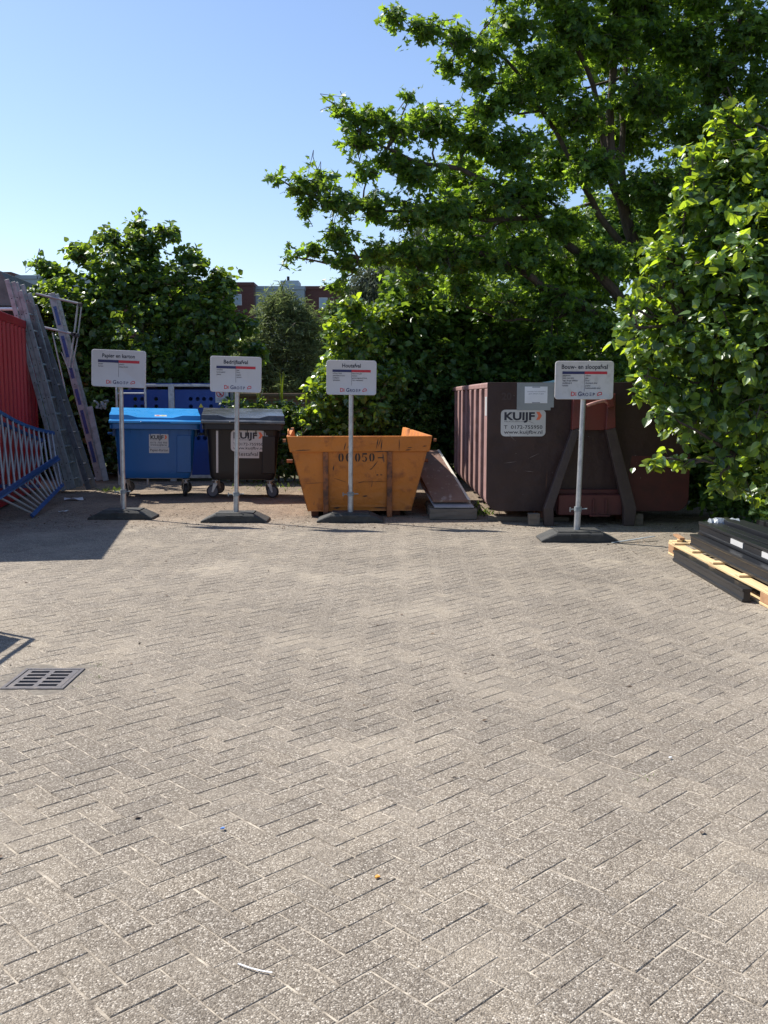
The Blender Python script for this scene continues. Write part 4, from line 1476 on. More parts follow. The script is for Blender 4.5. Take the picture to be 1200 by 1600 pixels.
MB().beam((0, 0, 0.03), (-0.30, 0.15, 1.40), 0.03, 0.10, (1, 0, 0.25)).build('plank', M_alu, m_r, 0.004)

# blue framed slatted panels leaning in front
def slat_panel(label, tl_, tr_, bl_, br_, n, sag=0.0, extra=0):
    root = thing('slatted_panel', label, 'slatted panel', tl_, 0, 'blue framed slatted panels')
    o = Vector(tl_)
    A, B, C, D_ = [Vector(p) - o for p in (tl_, tr_, bl_, br_)]
    m = MB()
    def curve(P, Q, s):
        return [P.lerp(Q, t) + Vector((0, 0, -s * math.sin(t * math.pi))) for t in (0, .15, .3, .45, .6, .75, .9, 1)]
    ct, cb = curve(A, B, sag), curve(C, D_, 0)
    nn = (B - A).cross(C - A).normalized()
    for cv in (ct, cb):
        m = MB()
        rings = []
        for i in range(8):
            dd = (cv[min(i + 1, 7)] - cv[max(i - 1, 0)]).normalized()
            s_ = dd.cross(nn).normalized()
            rings.append([cv[i] + s_ * a_ * 0.0275 + nn * b_ * 0.016 for a_, b_ in ((-1, -1), (1, -1), (1, 1), (-1, 1))])
        m.loft(rings)
        m.build('blue_rail', M_bluerail, root, 0.003)
    for i in range(n):
        t = (i + 0.5) / n
        k = t * 7
        def samp(cv):
            ts = (0, .15, .3, .45, .6, .75, .9, 1)
            for j in range(7):
                if t <= ts[j + 1]: return cv[j].lerp(cv[j + 1], (t - ts[j]) / (ts[j + 1] - ts[j]))
        MB().tube([samp(ct), samp(cb)], 0.016, 8).build('slat', M_tubes, root, smooth=True)
    return root


slat_panel('upper blue framed slatted panel leaning against the red container', at(-45, 613, 9.15), at(84, 677, 11.6), at(-25, 788, 9.0), at(90, 714, 11.3), 15, 0.10)
slat_panel('lower blue framed slatted panel resting on the pavers below the ladders', at(-6, 781, 9.3), at(92, 717, 11.6), gr(50, 806, 0.03), at(98, 757, 11.3), 12)
slat_panel('rear blue framed slatted panel half hidden behind the upper panel', at(-50, 640, 9.05), at(70, 690, 12.0), at(-50, 760, 9.0), at(60, 760, 11.7), 13)

# ------------------------------------------------------------------ pallet with profiles at the right
plt = thing('pallet', 'fresh pine pallet under the black profiles at the right edge', 'pallet', (3.50, 8.45, 0))
for x in (-0.53, 0.0, 0.53):
    m = MB(); m.bx(x - 0.05, x + 0.05, -1.30, 1.30, 0.0, 0.02); m.build('bottom_board', M_newwood, plt, 0.003)
    m = MB()
    for y in (-1.21, 0, 1.21): m.bx(x - 0.048, x + 0.048, y - 0.09, y + 0.09, 0.0205, 0.099)
    m.split('block', M_endwood, plt, 0.003)
    m = MB(); m.bx(x - 0.05, x + 0.05, -1.30, 1.30, 0.0995, 0.121); m.build('stringer_board', M_newwood, plt, 0.003)
rg = random.Random(9)
for k, y in enumerate((-1.25, -0.62, 0.0, 0.62, 1.12, 1.25)):
    m = MB(); m.bx(-0.585 + rg.uniform(0, 0.02), 0.585, y - 0.05, y + 0.05, 0.1215, 0.142); m.build('deck_board', M_newwood, plt, 0.003)


def profile_beam(label, x, y, z, L, w, h, rz=0.0, lab=()):
    root = thing('profile_beam', label, 'beam', (x, y, z), rz, 'black metal profiles')
    m = MB()
    m.prism([(-w / 2, 0), (w / 2, 0), (w / 2, h * 0.20), (w / 2 - 0.012, h * 0.26), (w / 2 - 0.012, h * 0.74), (w / 2, h * 0.8), (w / 2, h), (-w / 2, h), (-w / 2, h * 0.8), (-w / 2 + 0.010, h * 0.74),
             (-w / 2 + 0.010, h * 0.26), (-w / 2, h * 0.20)], 'y', -L / 2, L / 2)
    m.build('profile', M_profile, root, 0.002)
    for (yl, ll) in lab:
        m = MB(); m.bx(-w / 2 + 0.003, -w / 2 + 0.009, yl - ll / 2, yl + ll / 2, h * 0.30, h * 0.70)
        m.build('white_label', M_sticker, root)
    return root


profile_beam('black profile lying on the pavers left of the pine pallet', 2.855, 8.34, 0.004, 1.92, 0.075, 0.105, R(-0.8))
profile_beam('lower black profile at the left edge on the pine pallet', 3.04, 7.75, 0.146, 3.2, 0.09, 0.115, R(-0.5))
profile_beam('black profile with two white labels, stacked near the left edge of the pallet', 3.135, 7.85, 0.263, 3.1, 0.085, 0.115, R(-0.5), lab=((0.50, 0.30), (-0.25, 0.34)))
profile_beam('lower black profile under the labelled one on the pallet', 3.155, 7.9, 0.146, 3.1, 0.10, 0.115, R(-0.5))
profile_beam('fourth black profile from the left on the pallet', 3.28, 7.95, 0.146, 3.1, 0.10, 0.225, R(1.0))
profile_beam('fifth black profile from the left on the pallet', 3.43, 8.05, 0.146, 3.0, 0.11, 0.255, R(1.5))
profile_beam('sixth black profile from the left on the pallet', 3.60, 8.0, 0.146, 3.0, 0.10, 0.235, R(2.5))
profile_beam('seventh black profile from the left on the pallet', 3.83, 8.0, 0.146, 3.0, 0.10, 0.24, R(2.5))
bw_ = thing('bubble_wrap_roll', 'crumpled bubble wrap over the far ends of the profiles', 'bubble wrap', (3.33, 9.38, 0.146))
m = MB()
rg = random.Random(2)
rings = []
for i in range(13):
    x = -0.14 + i * 0.028
    r_ = 0.085 + 0.02 * rg.random() if 0 < i < 12 else 0.05
    rings.append([(x, 0.02 + r_ * 0.8 * math.cos(2 * math.pi * k / 14), 0.15 + r_ * (1.0 + 0.15 * rg.random()) * math.sin(2 * math.pi * k / 14) + 0.01) for k in range(14)])
m.loft(rings)
m.bx(-0.12, 0.18, -0.03, 0.09, 0.0, 0.09)
m.build('wrap', M_bubble, bw_, smooth=True)
for i, (x, y, lw, ll, a, z, lab) in enumerate(((3.01, 9.66, 0.05, 0.17, 70, 0.1425, 'small pine offcut at the far corner of the pine pallet'), (3.10, 9.42, 0.07, 0.12, 10, 0.1425, 'square pine offcut beside the bubble wrap'),
                                               (3.02, 9.73, 0.05, 0.30, 86, 0.166, 'brown wooden slat across the far end of the pine pallet'))):
    t = thing('wood_offcut', lab, 'wood offcut', (x, y, z), R(a))
    MB().bx(-ll / 2, ll / 2, -lw / 2, lw / 2, 0, 0.022).build('offcut', M_newwood if i < 2 else M_endwood, t, 0.002)

# ------------------------------------------------------------------ drain grate
gx, gy, gw, gd = GRATE
dr = thing('drain_grate', 'square cast iron drain grate set in the pavers at left', 'drain grate', (gx, gy, 0))
m = MB()
t_ = 0.022
for (a, b, c_, d_) in ((-gw / 2, gw / 2, -gd / 2, -gd / 2 + t_), (-gw / 2, gw / 2, gd / 2 - t_, gd / 2), (-gw / 2, -gw / 2 + t_, -gd / 2 + t_, gd / 2 - t_), (gw / 2 - t_, gw / 2, -gd / 2 + t_, gd / 2 - t_)):
    m.bx(a, b, c_, d_, -0.03, 0.004)
m.build('frame', M_iron, dr, 0.002)
m = MB()
iw, idp = gw / 2 - t_ - 0.004, gd / 2 - t_ - 0.004
m.bx(-iw, -iw + 0.03, -idp, idp, -0.022, 0.001)
m.bx(iw - 0.03, iw, -idp, idp, -0.022, 0.001)
m.bx(-0.014, 0.014, -idp, idp, -0.022, 0.001)
nb = 6
for k in range(nb + 0):
    y = -idp + 0.013 + k * (2 * idp - 0.026) / (nb - 1)
    for xa, xb in ((-iw + 0.03, -0.014), (0.014, iw - 0.03)):
        m.bx(xa, xb, y - 0.013, y + 0.013, -0.022, 0.001)
m.build('bars', M_iron, dr)
m = MB()
m.bx(-iw, iw, -idp, idp, -0.036, -0.030)
m.build('pit', M_hole, dr)
m = MB()
ow, od, iw2, id2 = gw / 2 + 0.10, gd / 2 + 0.10, gw / 2 + 0.0015, gd / 2 + 0.0015
m.add([(-ow, -od, 0), (ow, -od, 0), (ow, od, 0), (-ow, od, 0), (-iw2, -id2, 0), (iw2, -id2, 0), (iw2, id2, 0), (-iw2, id2, 0)], [(0, 1, 5, 4), (1, 2, 6, 5), (2, 3, 7, 6), (3, 0, 4, 7)])
cl_ = m.build('mortar_collar', surf('cement_mortar', (0.20, 0.175, 0.14), (0.12, 0.10, 0.078), 0.95, 0, 25, 0.4, 0.65, 0.8, 0.8, 120), dr)
cl_.location = (0, 0, -0.0032)

# ------------------------------------------------------------------ trolley out of frame whose shadow falls in at the left
tr = thing('cage_trolley', 'flat panelled cage trolley just left of the frame', 'trolley', (-3.27, 6.30, 0))
m = MB()
for y in (-0.45, 0.52):
    m.tube([(0, y, 0.0), (0, y, 1.22)], 0.018, 8)
m.tube([(0, -0.45, 1.22), (0, 0.52, 1.22)], 0.018, 8)
m.build('tube_frame', M_galv, tr, smooth=True)
m = MB()
m.bx(-0.02, 0.0, -0.40, 0.47, 0.12, 1.12)
m.build('side_panel', M_alu, tr)
m = MB()
m.bx(-0.55, -0.021, -0.45, 0.52, 0.1, 0.14)
m.build('deck', M_oldwood, tr)

# ------------------------------------------------------------------ buildings far behind
def make_building():
    segs = [(-14, 17, 425, 60.0, 'b'), (17, 145, 430, 60.6, 'g'), (145, 345, 438, 62.5, 'b'), (345, 396, 441, 65.0, 'b'), (396, 475, 447, 66.0, 'g'), (475, 655, 447, 67.0, 'b'), (655, 860, 452, 69.0, 'g')]
    names = {'b': 'dark red brick', 'g': 'pale blue grey clad'}
    labs = ['dark brick apartment house at the far left above the ladders', 'pale clad apartment house behind the top of the left linden', 'brick apartment house hidden behind the left linden',
            'dark brick apartment house just right of the left linden', 'pale clad apartment house with lift housing above the olive bush', 'long dark brick apartment house under the maple branches',
            'pale clad apartment house behind the maple']
    for (p0, p1, py, Y, kind), lab in zip(segs, labs):
        a, b = at(p0, py, Y), at(p1, py, Y)
        ht = a.z
        root = thing('apartment_house', lab, 'apartment house', (a.x, a.y, 0), 0, 'far row of apartment houses')
        W = b.x - a.x
        mt = M_housebrick if kind == 'b' else M_panel
        m = MB(); m.bx(0, W, 0, 9, 0, ht - 0.3); wl_ = m.build('wall', mt, root)
        m = MB(); m.bx(-0.05, W + 0.05, -0.08, 9, ht - 0.295, ht); m.build('roof_edge', M_panel if kind == 'g' else M_housebrick, root)
        n = max(1, int(W / 2.9))
        for f in range(4):
            z = ht - 2.9 * f - 1.0
            if z < 2: break
            for k in range(n):
                x = (k + 0.5) * W / n
                m = MB(); m.bx(x - 0.38, x + 0.38, -0.03, 0.02, z - 0.95, z)
                wn_ = m.build('window', M_winframe, root)
                m = MB(); m.bx(x - 0.32, x + 0.32, -0.045, -0.031, z - 0.89, z - 0.06); m.build('pane', M_win, wn_)
        if kind == 'g' and p0 == 396:
            m = MB(); m.bx(2.3, 3.9, 0.6, 3, ht + 0.002, ht + 0.55); m.build('lift_housing', M_panel, root)
            m = MB(); m.tube([(2.9, 1.5, ht + 0.55), (2.9, 1.5, ht + 1.0)], 0.12, 8); m.build('vent', M_hole, root)


make_building()

# low brick wall behind the hedge
bwl = thing('brick_wall', 'low red brick wall behind the clipped hedge', 'wall', (-2.2, 22.1, 0))
m = MB(); m.bx(-2.4, 3.4, 0, 0.22, 0, 1.62); m.build('brickwork', M_wallbrick, bwl)
m = MB(); m.bx(-2.42, 3.42, -0.02, 0.24, 1.622, 1.68); m.build('coping', surf('coping', (0.32, 0.22, 0.17), (0.2, 0.15, 0.12), 0.8), bwl, 0.005)


# ------------------------------------------------------------------ foliage
def leaf_template(kind):
    if kind == 'linden':
        half = [(-0.06, 0.22), (0.10, 0.44), (0.36, 0.50), (0.62, 0.38), (0.86, 0.14)]
        fold, curl = 0.22, 0.16
    elif kind == 'maple':
        half = [(-0.02, 0.13), (-0.06, 0.50), (0.20, 0.27), (0.34, 0.36), (0.52, 0.72), (0.50, 0.22), (0.72, 0.22)]
        fold, curl = 0.14, 0.14
    elif kind == 'small':
        half = [(0.2, 0.26), (0.55, 0.30), (0.82, 0.14)]
        fold, curl = 0.2, 0.12
    elif kind == 'ivy':
        half = [(0.0, 0.34), (0.34, 0.40), (0.7, 0.18)]
        fold, curl = 0.15, 0.1
    elif kind == 'willow':
        half = [(0.3, 0.085), (0.7, 0.06)]
        fold, curl = 0.2, 0.25
    return half, fold, curl


def unit(a):
    return a / np.maximum(np.linalg.norm(a, axis=-1, keepdims=True), 1e-9)


def leaves_mesh(name, kind, pos, dirs, nrm, size, mat, parent, rng):
    half, fold, curl = leaf_template(kind)
    k = len(half)
    T = [(0, 0)] + [(u, v) for u, v in half] + [(1.0, 0)] + [(u, -v) for u, v in half]
    T = np.array(T)
    W = fold * np.abs(T[:, 1]) - curl * T[:, 0] ** 2
    n = len(pos)
    d = unit(dirs)
    nr = unit(nrm - d * np.sum(nrm * d, axis=1, keepdims=True))
    s = np.cross(d, nr)
    fo = rng.uniform(0.4, 1.8, (n, 1))
    V = pos[:, None, :] + size[:, None, None] * (d[:, None, :] * T[None, :, 0:1] + s[:, None, :] * T[None, :, 1:2] + nr[:, None, :] * (W[None, :] * fo)[..., None])
    left = [0] + list(range(1, k + 1)) + [k + 1]
    right = [k + 1] + list(range(2 * k + 1, k + 1, -1)) + [0]
    F = np.array([left[::-1], right[::-1]])
    nv = len(T)
    ff = ((np.arange(n) * nv)[:, None, None] + F[None]).reshape(-1)
    rnd = np.repeat(np.clip(rng.beta(1.6, 2.2, n), 0, 1), 2)
    return np_mesh(name, V.reshape(-1, 3), ff, np.full(n * 2, k + 2), mat, rnd, parent)


def rand_dirs(rng, n):
    return unit(rng.normal(size=(n, 3)))


def crown(name, blobs, kind, leaf, per_m2, mat, parent, seed, origin, twig=(0.3, 0.6), lpt=9, inner=0.5, up=0.25, droop=0.25, lumps=0.28,
          twig_mb=None, twig_frac=0.0, cull=None, below=1.0, spread=0.55):
    """blobs: (x,y,z,rx,ry,rz[,density]) ; leaves grow on twigs that fill the outer part of each blob"""
    rng = np.random.default_rng(seed)
    P, D, Nn, S = [], [], [], []
    for b in blobs:
        c = np.array(b[:3]); r = np.array(b[3:6]); den = b[6] if len(b) > 6 else 1.0
        area = 4 * math.pi * ((r[0] * r[1]) ** 1.6 / 3 + (r[0] * r[2]) ** 1.6 / 3 + (r[1] * r[2]) ** 1.6 / 3) ** (1 / 1.6)
        nt = max(6, int(area * per_m2 * den / lpt))
        dr_ = rand_dirs(rng, nt)
        ph = rng.uniform(0, 6.28, 3)
        lum = 1 + lumps * (np.sin(dr_[:, 0] * 5 + ph[0]) * np.sin(dr_[:, 1] * 5 + ph[1]) + 0.5 * np.sin(dr_[:, 2] * 7 + ph[2]))
        rad = rng.uniform(inner, 1.0, nt) ** 0.7 * lum
        tip = c + dr_ * r * rad[:, None]
        ax = unit(dr_ * 0.9 + rng.normal(0, spread, (nt, 3)) + np.array([0, 0, up]))
        L = rng.uniform(*twig, nt)
        root = tip - ax * L[:, None]
        if twig_mb is not None:
            sel = rng.random(nt) < twig_frac
            for a_, b_ in zip(root[sel], tip[sel]):
                a0 = c + (a_ - c) * 0.35
                mid = (a0 + a_) / 2 + rng.normal(0, 0.06, 3)
                twig_mb.tube([Vector(a0 - origin), Vector(mid - origin), Vector(a_ - origin), Vector(b_ - origin)], [0.011, 0.008, 0.006, 0.003], 4, cap=False)
        t = rng.uniform(0.1, 1.05, (nt, lpt))
        sd = rng.choice([-1, 1], (nt, lpt))
        side = unit(np.cross(ax, np.array([0, 0, 1.0]) + rng.normal(0, 0.15, (nt, 3))))
        ldir = ax[:, None, :] * rng.uniform(0.2, 0.9, (nt, lpt, 1)) + side[:, None, :] * sd[..., None] * rng.uniform(0.3, 1.0, (nt, lpt, 1)) + rng.normal(0, 0.25, (nt, lpt, 3))
        ldir[..., 2] -= droop
        pos = root[:, None, :] + ax[:, None, :] * (t * L[:, None])[..., None]
        ldir = unit(ldir)
        pos = pos + ldir * leaf * 0.35
        nr = rng.normal(0, 0.55, (nt, lpt, 3)) + np.array([0, 0, 0.85]) + dr_[:, None, :] * 0.45
        P.append(pos.reshape(-1, 3)); D.append(ldir.reshape(-1, 3)); Nn.append(nr.reshape(-1, 3))
        S.append((leaf * rng.uniform(0.4, 1.3, nt * lpt)))
    P, D, Nn, S = np.concatenate(P), np.concatenate(D), np.concatenate(Nn), np.concatenate(S)
    k = P[:, 2] > 0.03
    if cull is not None: k &= cull(P)
    return leaves_mesh(name, kind, P[k] - origin, D[k], Nn[k], S[k], mat, parent, rng)


def limb(mb, pts, r0, r1, origin, seed=0, n=8):
    rg = random.Random(seed)
    pts = [Vector(p) for p in pts]
    out = []
    for i in range(len(pts) - 1):
        for q in range(3):
            t = q / 3
            a, b = pts[i], pts[i + 1]
            p = a.lerp(b, t)
            if i or q: p = p + Vector((rg.uniform(-1, 1), rg.uniform(-1, 1), rg.uniform(-1, 1))) * 0.03
            out.append(p)
    out.append(pts[-1])
    m = len(out)
    mb.tube([p - Vector(origin) for p in out], [r0 + (r1 - r0) * (i / (m - 1)) ** 0.8 for i in range(m)], n)


ML_linden = leaf_mat('linden_leaf', (0.040, 0.10, 0.040), (0.11, 0.20, 0.05), (0.52, 0.74, 0.05), 0.42, 0.38, 0.8, (0.24, 0.42, 0.4, 0.64))
ML_linden_fresh = leaf_mat('fresh_linden_leaf', (0.045, 0.11, 0.048), (0.15, 0.26, 0.07), (0.68, 0.90, 0.04), 0.45, 0.36, 1.0, (0.24, 0.40, 0.36, 0.56))
ML_maple = leaf_mat('maple_leaf', (0.045, 0.105, 0.034), (0.105, 0.195, 0.045), (0.48, 0.72, 0.05), 0.50, 0.45, 0.5)
ML_dark = leaf_mat('dark_leaf', (0.036, 0.095, 0.034), (0.09, 0.17, 0.042), (0.40, 0.62, 0.05), 0.35, 0.4, 0.45)
ML_olive = leaf_mat('olive_leaf', (0.13, 0.165, 0.07), (0.26, 0.31, 0.15), (0.38, 0.48, 0.15), 0.3, 0.6, 0.3)
ML_silver = leaf_mat('silver_leaf', (0.10, 0.125, 0.09), (0.20, 0.23, 0.17), (0.2, 0.25, 0.1), 0.3, 0.6, 0.3)
ML_hedge = leaf_mat('hedge_leaf', (0.035, 0.08, 0.022), (0.09, 0.16, 0.035), (0.34, 0.5, 0.05), 0.35, 0.32, 0.6)


def blob(px, py, Y, r, ry=None, rz=None, den=1.0):
    p = at(px, py, Y)
    return (p.x, p.y, p.z, r, ry or r, rz or r * 0.8, den)


def tree(name, label, base, trunk_pts, r0, blobs, kind, leaf, per_m2, mat, seed, limbs=(), group=None, raw=True, **kw):
    if raw:
        sc = lambda p: (p[0], p[1] * KD, p[2])
        base = sc(base)
        trunk_pts = [sc(p) for p in trunk_pts]
        limbs = [([sc(p) for p in l[0]], l[1], l[2]) for l in limbs]
    root = thing(name, label, 'tree' if 'tree' in name or 'maple' in name or 'linden' in name else 'bush', base, 0, group)
    org = np.array(base, dtype=float)
    tm = MB()
    if trunk_pts: limb(tm, trunk_pts, r0, r0 * 0.35, base, seed, 12)
    for i, (pts, ra, rb) in enumerate(limbs): limb(tm, pts, ra, rb, base, seed + i + 1, 10)
    # connect every blob to the nearest limb point
    skel = []
    for pts in ([trunk_pts] if trunk_pts else []) + [l[0] for l in limbs]:
        for i in range(len(pts) - 1):
            for q in range(6): skel.append(Vector(pts[i]).lerp(Vector(pts[i + 1]), q / 6))
        skel.append(Vector(pts[-1]))
    rg = random.Random(seed)
    for b in blobs:
        c = Vector(b[:3])
        cand = sorted(skel, key=lambda p: (p - c).length + max(0, p.z - c.z) * 0.8)
        p = cand[0]
        L = (p - c).length
        if L > 0.25:
            mid = p.lerp(c, 0.5) + Vector((rg.uniform(-.1, .1), rg.uniform(-.1, .1), -0.08 * L))
            limb(tm, [p, mid, c], min(0.035, 0.014 + 0.012 * L), 0.010, base, rg.randint(0, 9999), 6)
    cr = crown('crown', blobs, kind, leaf, per_m2, mat, root, seed, org, twig_mb=tm, **kw)
    t = tm.build('trunk', M_bark, root, smooth=True)
    return root


V3 = lambda p: tuple(p)
# --- left linden
lb = [blob(205, 520, 15.4, 1.35, 1.1, 1.2), blob(120, 480, 15.3, 0.9), blob(280, 470, 15.5, 0.95), blob(200, 425, 15.4, 0.85), blob(225, 380, 15.5, 0.48), blob(320, 520, 15.3, 0.85, None, 0.9),
      blob(100, 560, 15.2, 0.9), blob(340, 590, 15.2, 0.62), blob(150, 600, 15.2, 1.0), blob(260, 590, 15.2, 1.1), blob(150, 640, 15.6, 1.2), blob(300, 650, 15.6, 0.9), blob(215, 352, 15.5, 0.2, .2, .3),
      blob(85, 425, 15.4, 0.36, .4, .22), blob(60, 410, 15.4, 0.16, .2, .12), blob(120, 393, 15.4, 0.28, .3, .24), blob(165, 372, 15.4, 0.28), blob(262, 362, 15.4, 0.24), blob(300, 405, 15.4, 0.36), blob(345, 440, 15.5, 0.36),
      blob(375, 505, 15.4, 0.3), blob(70, 480, 15.3, 0.5), blob(90, 690, 15.8, 1.2), blob(230, 700, 15.8, 1.3), blob(400, 545, 15.3, 0.22, .3, .3)]
tree('linden_tree', 'broad dark linden with pointed top behind the blue bin and ladders', (-5.1, 15.5, 0), [(-5.1, 15.5, 0), (-5.15, 15.5, 1.2), (-5.0, 15.5, 2.6), (-5.05, 15.5, 4.6)], 0.13, lb, 'linden', 0.11,
     300, ML_linden, 21, limbs=[([(-5.1, 15.5, 1.0), (-5.9, 15.4, 2.2), (-6.3, 15.3, 3.2)], 0.06, 0.02), ([(-5.1, 15.5, 1.0), (-4.2, 15.5, 2.2), (-3.7, 15.4, 3.1)], 0.06, 0.02)],
     twig_frac=0.10, twig=(0.2, 0.5), up=0.15)

# --- near linden at the right (about 7.5 m away)
rb = []
for (px, py, Y, r, dn) in ((1150, 330, 8.3, .75, 1), (1080, 430, 8.2, .55, 1), (1160, 430, 8.0, .7, 1), (1050, 520, 8.1, .42, 1), (1120, 540, 7.9, .6, 1), (1200, 540, 7.8, .7, 1), (1040, 590, 8.0, .34, 1), (1100, 640, 7.9, .45, 1),
                           (1180, 650, 7.8, .5, .5), (1160, 735, 7.9, .34, .3), (1210, 740, 7.9, .45, .2), (1118, 705, 7.8, .14, .8), (1125, 755, 7.8, .10, 1), (1040, 645, 7.75, .14, 1.2), (1010, 545, 8.0, .22, 1), (1005, 610, 7.9, .10, 1.2),
                           (1035, 400, 8.2, .24, 1), (1065, 345, 8.2, .20, 1), (1100, 300, 8.2, .3, 1), (1145, 240, 8.3, .42, 1), (1190, 250, 8.3, .5, 1), (1215, 340, 8.1, .8, 1), (1130, 205, 8.3, .16, 1.2), (1065, 720, 7.8, .07, 1.5),
                           (1250, 440, 8.0, 1.0, .8), (1260, 600, 8.0, 1.0, .8), (1250, 740, 8.8, .8, .25), (1010, 480, 8.1, .16, 1), (1025, 718, 7.75, .05, 2), (1110, 480, 8.9, .8, .7), (1150, 600, 9.0, .9, .7),
                           (1048, 372, 8.1, .09, 2), (1078, 302, 8.1, .08, 2), (1008, 440, 8.0, .09, 2), (983, 470, 7.9, .08, 2), (972, 512, 7.9, .07, 2), 
                           (1128, 180, 8.2, .08, 2), (1095, 240, 8.2, .08, 2), (1160, 175, 8.2, .10, 2)):
    rb.append(blob(px, py, Y, r, None, r * 0.9, dn))
tree('linden_tree', 'nearest bright linden overhanging the right side of the brown container', (5.0, 8.6, 0), [(5.0, 8.6, 0), (4.95, 8.6, 1.3), (4.8, 8.5, 2.8), (4.6, 8.4, 4.3)], 0.12, rb, 'linden', 0.098,
     225, ML_linden_fresh, 5, limbs=[([(4.95, 8.6, 0.8), (4.3, 8.2, 1.7), (3.5, 7.95, 1.75)], 0.05, 0.012), ([(4.9, 8.6, 1.3), (4.1, 8.3, 2.4), (3.2, 8.1, 2.4)], 0.05, 0.012),
                                         ([(4.9, 8.6, 0.5), (4.3, 8.1, 1.0), (3.7, 7.8, 1.0)], 0.04, 0.01)],
     twig_frac=0.16, twig=(0.15, 0.42), up=0.15, droop=0.45, lpt=8, spread=0.5)

# --- dark linden hedge mass behind skip and container
hb = []
rg = random.Random(8)
for (px, py, Y, r) in ((560, 600, 14.6, .75), (545, 560, 14.5, .6), (620, 560, 14.6, .95), (600, 640, 14.6, .8), (660, 500, 14.8, .9), (700, 580, 14.8, 1.0), (760, 520, 15, 1.0), (790, 600, 15, 1.0), (680, 640, 14.8, .9),
                       (600, 495, 14.6, .5), (575, 700, 14.8, .8), (650, 720, 14.8, .9), (740, 690, 15, 1.0), (830, 520, 15.5, .9), (860, 590, 15.8, 1), (930, 580, 16, 1.1), (1000, 560, 16, 1.1), (720, 470, 15.2, .7), (640, 450, 15, .55)):
    hb.append(blob(px, py, Y, r, None, r * 0.9))
tree('linden_tree', 'wide shadowy linden hedge tree behind the skip, left of the container', (1.2, 15.2, 0), [(1.2, 15.2, 0), (1.2, 15.2, 1.5), (1.3, 15.2, 3.2)], 0.12, hb, 'linden', 0.12, 260, ML_dark, 31,
     limbs=[([(1.2, 15.2, .8), (0.2, 14.9, 1.8), (-0.4, 14.7, 2.2)], .05, .015), ([(1.2, 15.2, 1.2), (2.6, 15.4, 2.2), (4.2, 15.8, 2.5)], .05, .015)], twig_frac=0.05, twig=(0.2, 0.5))
# --- bright bush in front of it
fb = [blob(px, py, Y, r, None, r * 0.9) for (px, py, Y, r) in ((540, 520, 13.9, .42), (575, 545, 13.9, .4), (525, 575, 13.8, .38), (560, 600, 13.7, .42), (515, 625, 13.7, .36), (585, 640, 13.7, .4), (550, 480, 14.0, .28), (610, 590, 13.9, .4), (490, 610, 13.7, .22),
                                                                 (545, 660, 13.7, .36), (520, 690, 13.8, .4), (595, 500, 14.1, .36), (480, 655, 13.8, .2))]
tree('bright_bush', 'bright lime green bush rising behind the Houtafval sign', (-0.5, 14.0, 0), [(-0.5, 14.0, 0), (-0.55, 14.0, 1.2), (-0.5, 13.95, 2.6)], 0.05, fb, 'linden', 0.11, 330, ML_linden_fresh, 41, twig_frac=0.15, twig=(0.2, 0.45))
# --- olive willow bush and neighbours
ob = [blob(px, py, Y, r, None, rz) for (px, py, Y, r, rz) in ((435, 520, 20, .85, 1.0), (410, 560, 19.8, .6, .9), (470, 560, 20, .7, 1.0), (430, 480, 20, .5, .45), (400, 600, 19.6, .7, .8), (460, 620, 19.6, .8, .8), (440, 462, 20, .38, .3), (465, 480, 20, .4, .4), (480, 510, 20.2, .5, .6), (385, 530, 20, .4, .6))]
tree('willow_bush', 'olive green fine leaved willow bush below the far houses', (-2.9, 20.2, 0), [(-2.9, 20.2, 0), (-2.9, 20.2, 1.5), (-2.85, 20.1, 3.6)], 0.08, ob, 'willow', 0.16, 520, ML_olive, 51, twig_frac=0.2, twig=(0.4, 0.8), up=0.6, lpt=16)
wb = [blob(px, py, Y, r, None, rz) for (px, py, Y, r, rz) in ((590, 445, 27, 1.0, 1.0), (560, 470, 27, .7, .8), (640, 420, 27, 1.2, 1.3), (620, 490, 27, 1.4, 1.1), (700, 380, 28, 1.6, 1.8), (540, 505, 26, .6, .5))]
tree('willow_tree', 'silvery grey willow far behind the maple branches', (0.5, 27.3, 0), [(0.5, 27.3, 0), (0.5, 27.3, 3), (1.0, 27.3, 6)], 0.18, wb, 'willow', 0.26, 260, ML_silver, 61, twig_frac=0.2, twig=(0.5, 1.0), up=-0.2, droop=0.6, lpt=16)
nb_ = [blob(px, py, Y, r, None, rz) for (px, py, Y, r, rz) in ((510, 540, 22, .8, .9), (520, 490, 22, .4, .4), (480, 600, 21, .8, .8), (375, 600, 21, .9, 1.0), (340, 620, 21, 1, 1))]
tree('garden_bush', 'mid green bush between the willow bush and the bright bush', (-1.7, 22.2, 0), [(-1.7, 22.2, 0), (-1.7, 22.2, 1.2), (-1.7, 22, 2.6)], 0.06, nb_, 'small', 0.11, 420, ML_hedge, 71, twig_frac=0.1)

# --- clipped ivy hedge right of the bins
hedge = thing('clipped_hedge', 'low sunlit clipped hedge running behind the bins and skip', 'hedge', (-1.3, 18.0, 0))
hm = [(x, 18.15 + 0.05 * math.sin(x * 3), z, 0.42, 0.42, 0.42, 1.0) for x in np.arange(-2.75, 0.9, 0.42) for z in (0.45, 0.85, 1.18)]
hc = crown('foliage', hm, 'ivy', 0.075, 420, ML_hedge, hedge, 81, np.array((-1.3, 18.0, 0)), twig=(0.08, 0.22), lumps=0.12, up=0.1, inner=0.7)
m = MB()
for x in np.arange(-1.9, 2.1, 0.3): m.tube([(x, 0.15, 0), (x + 0.05, 0.15, 0.6), (x - 0.02, 0.15, 1.1)], [0.02, 0.015, 0.008], 6)
m.build('stem', M_bark, hedge)

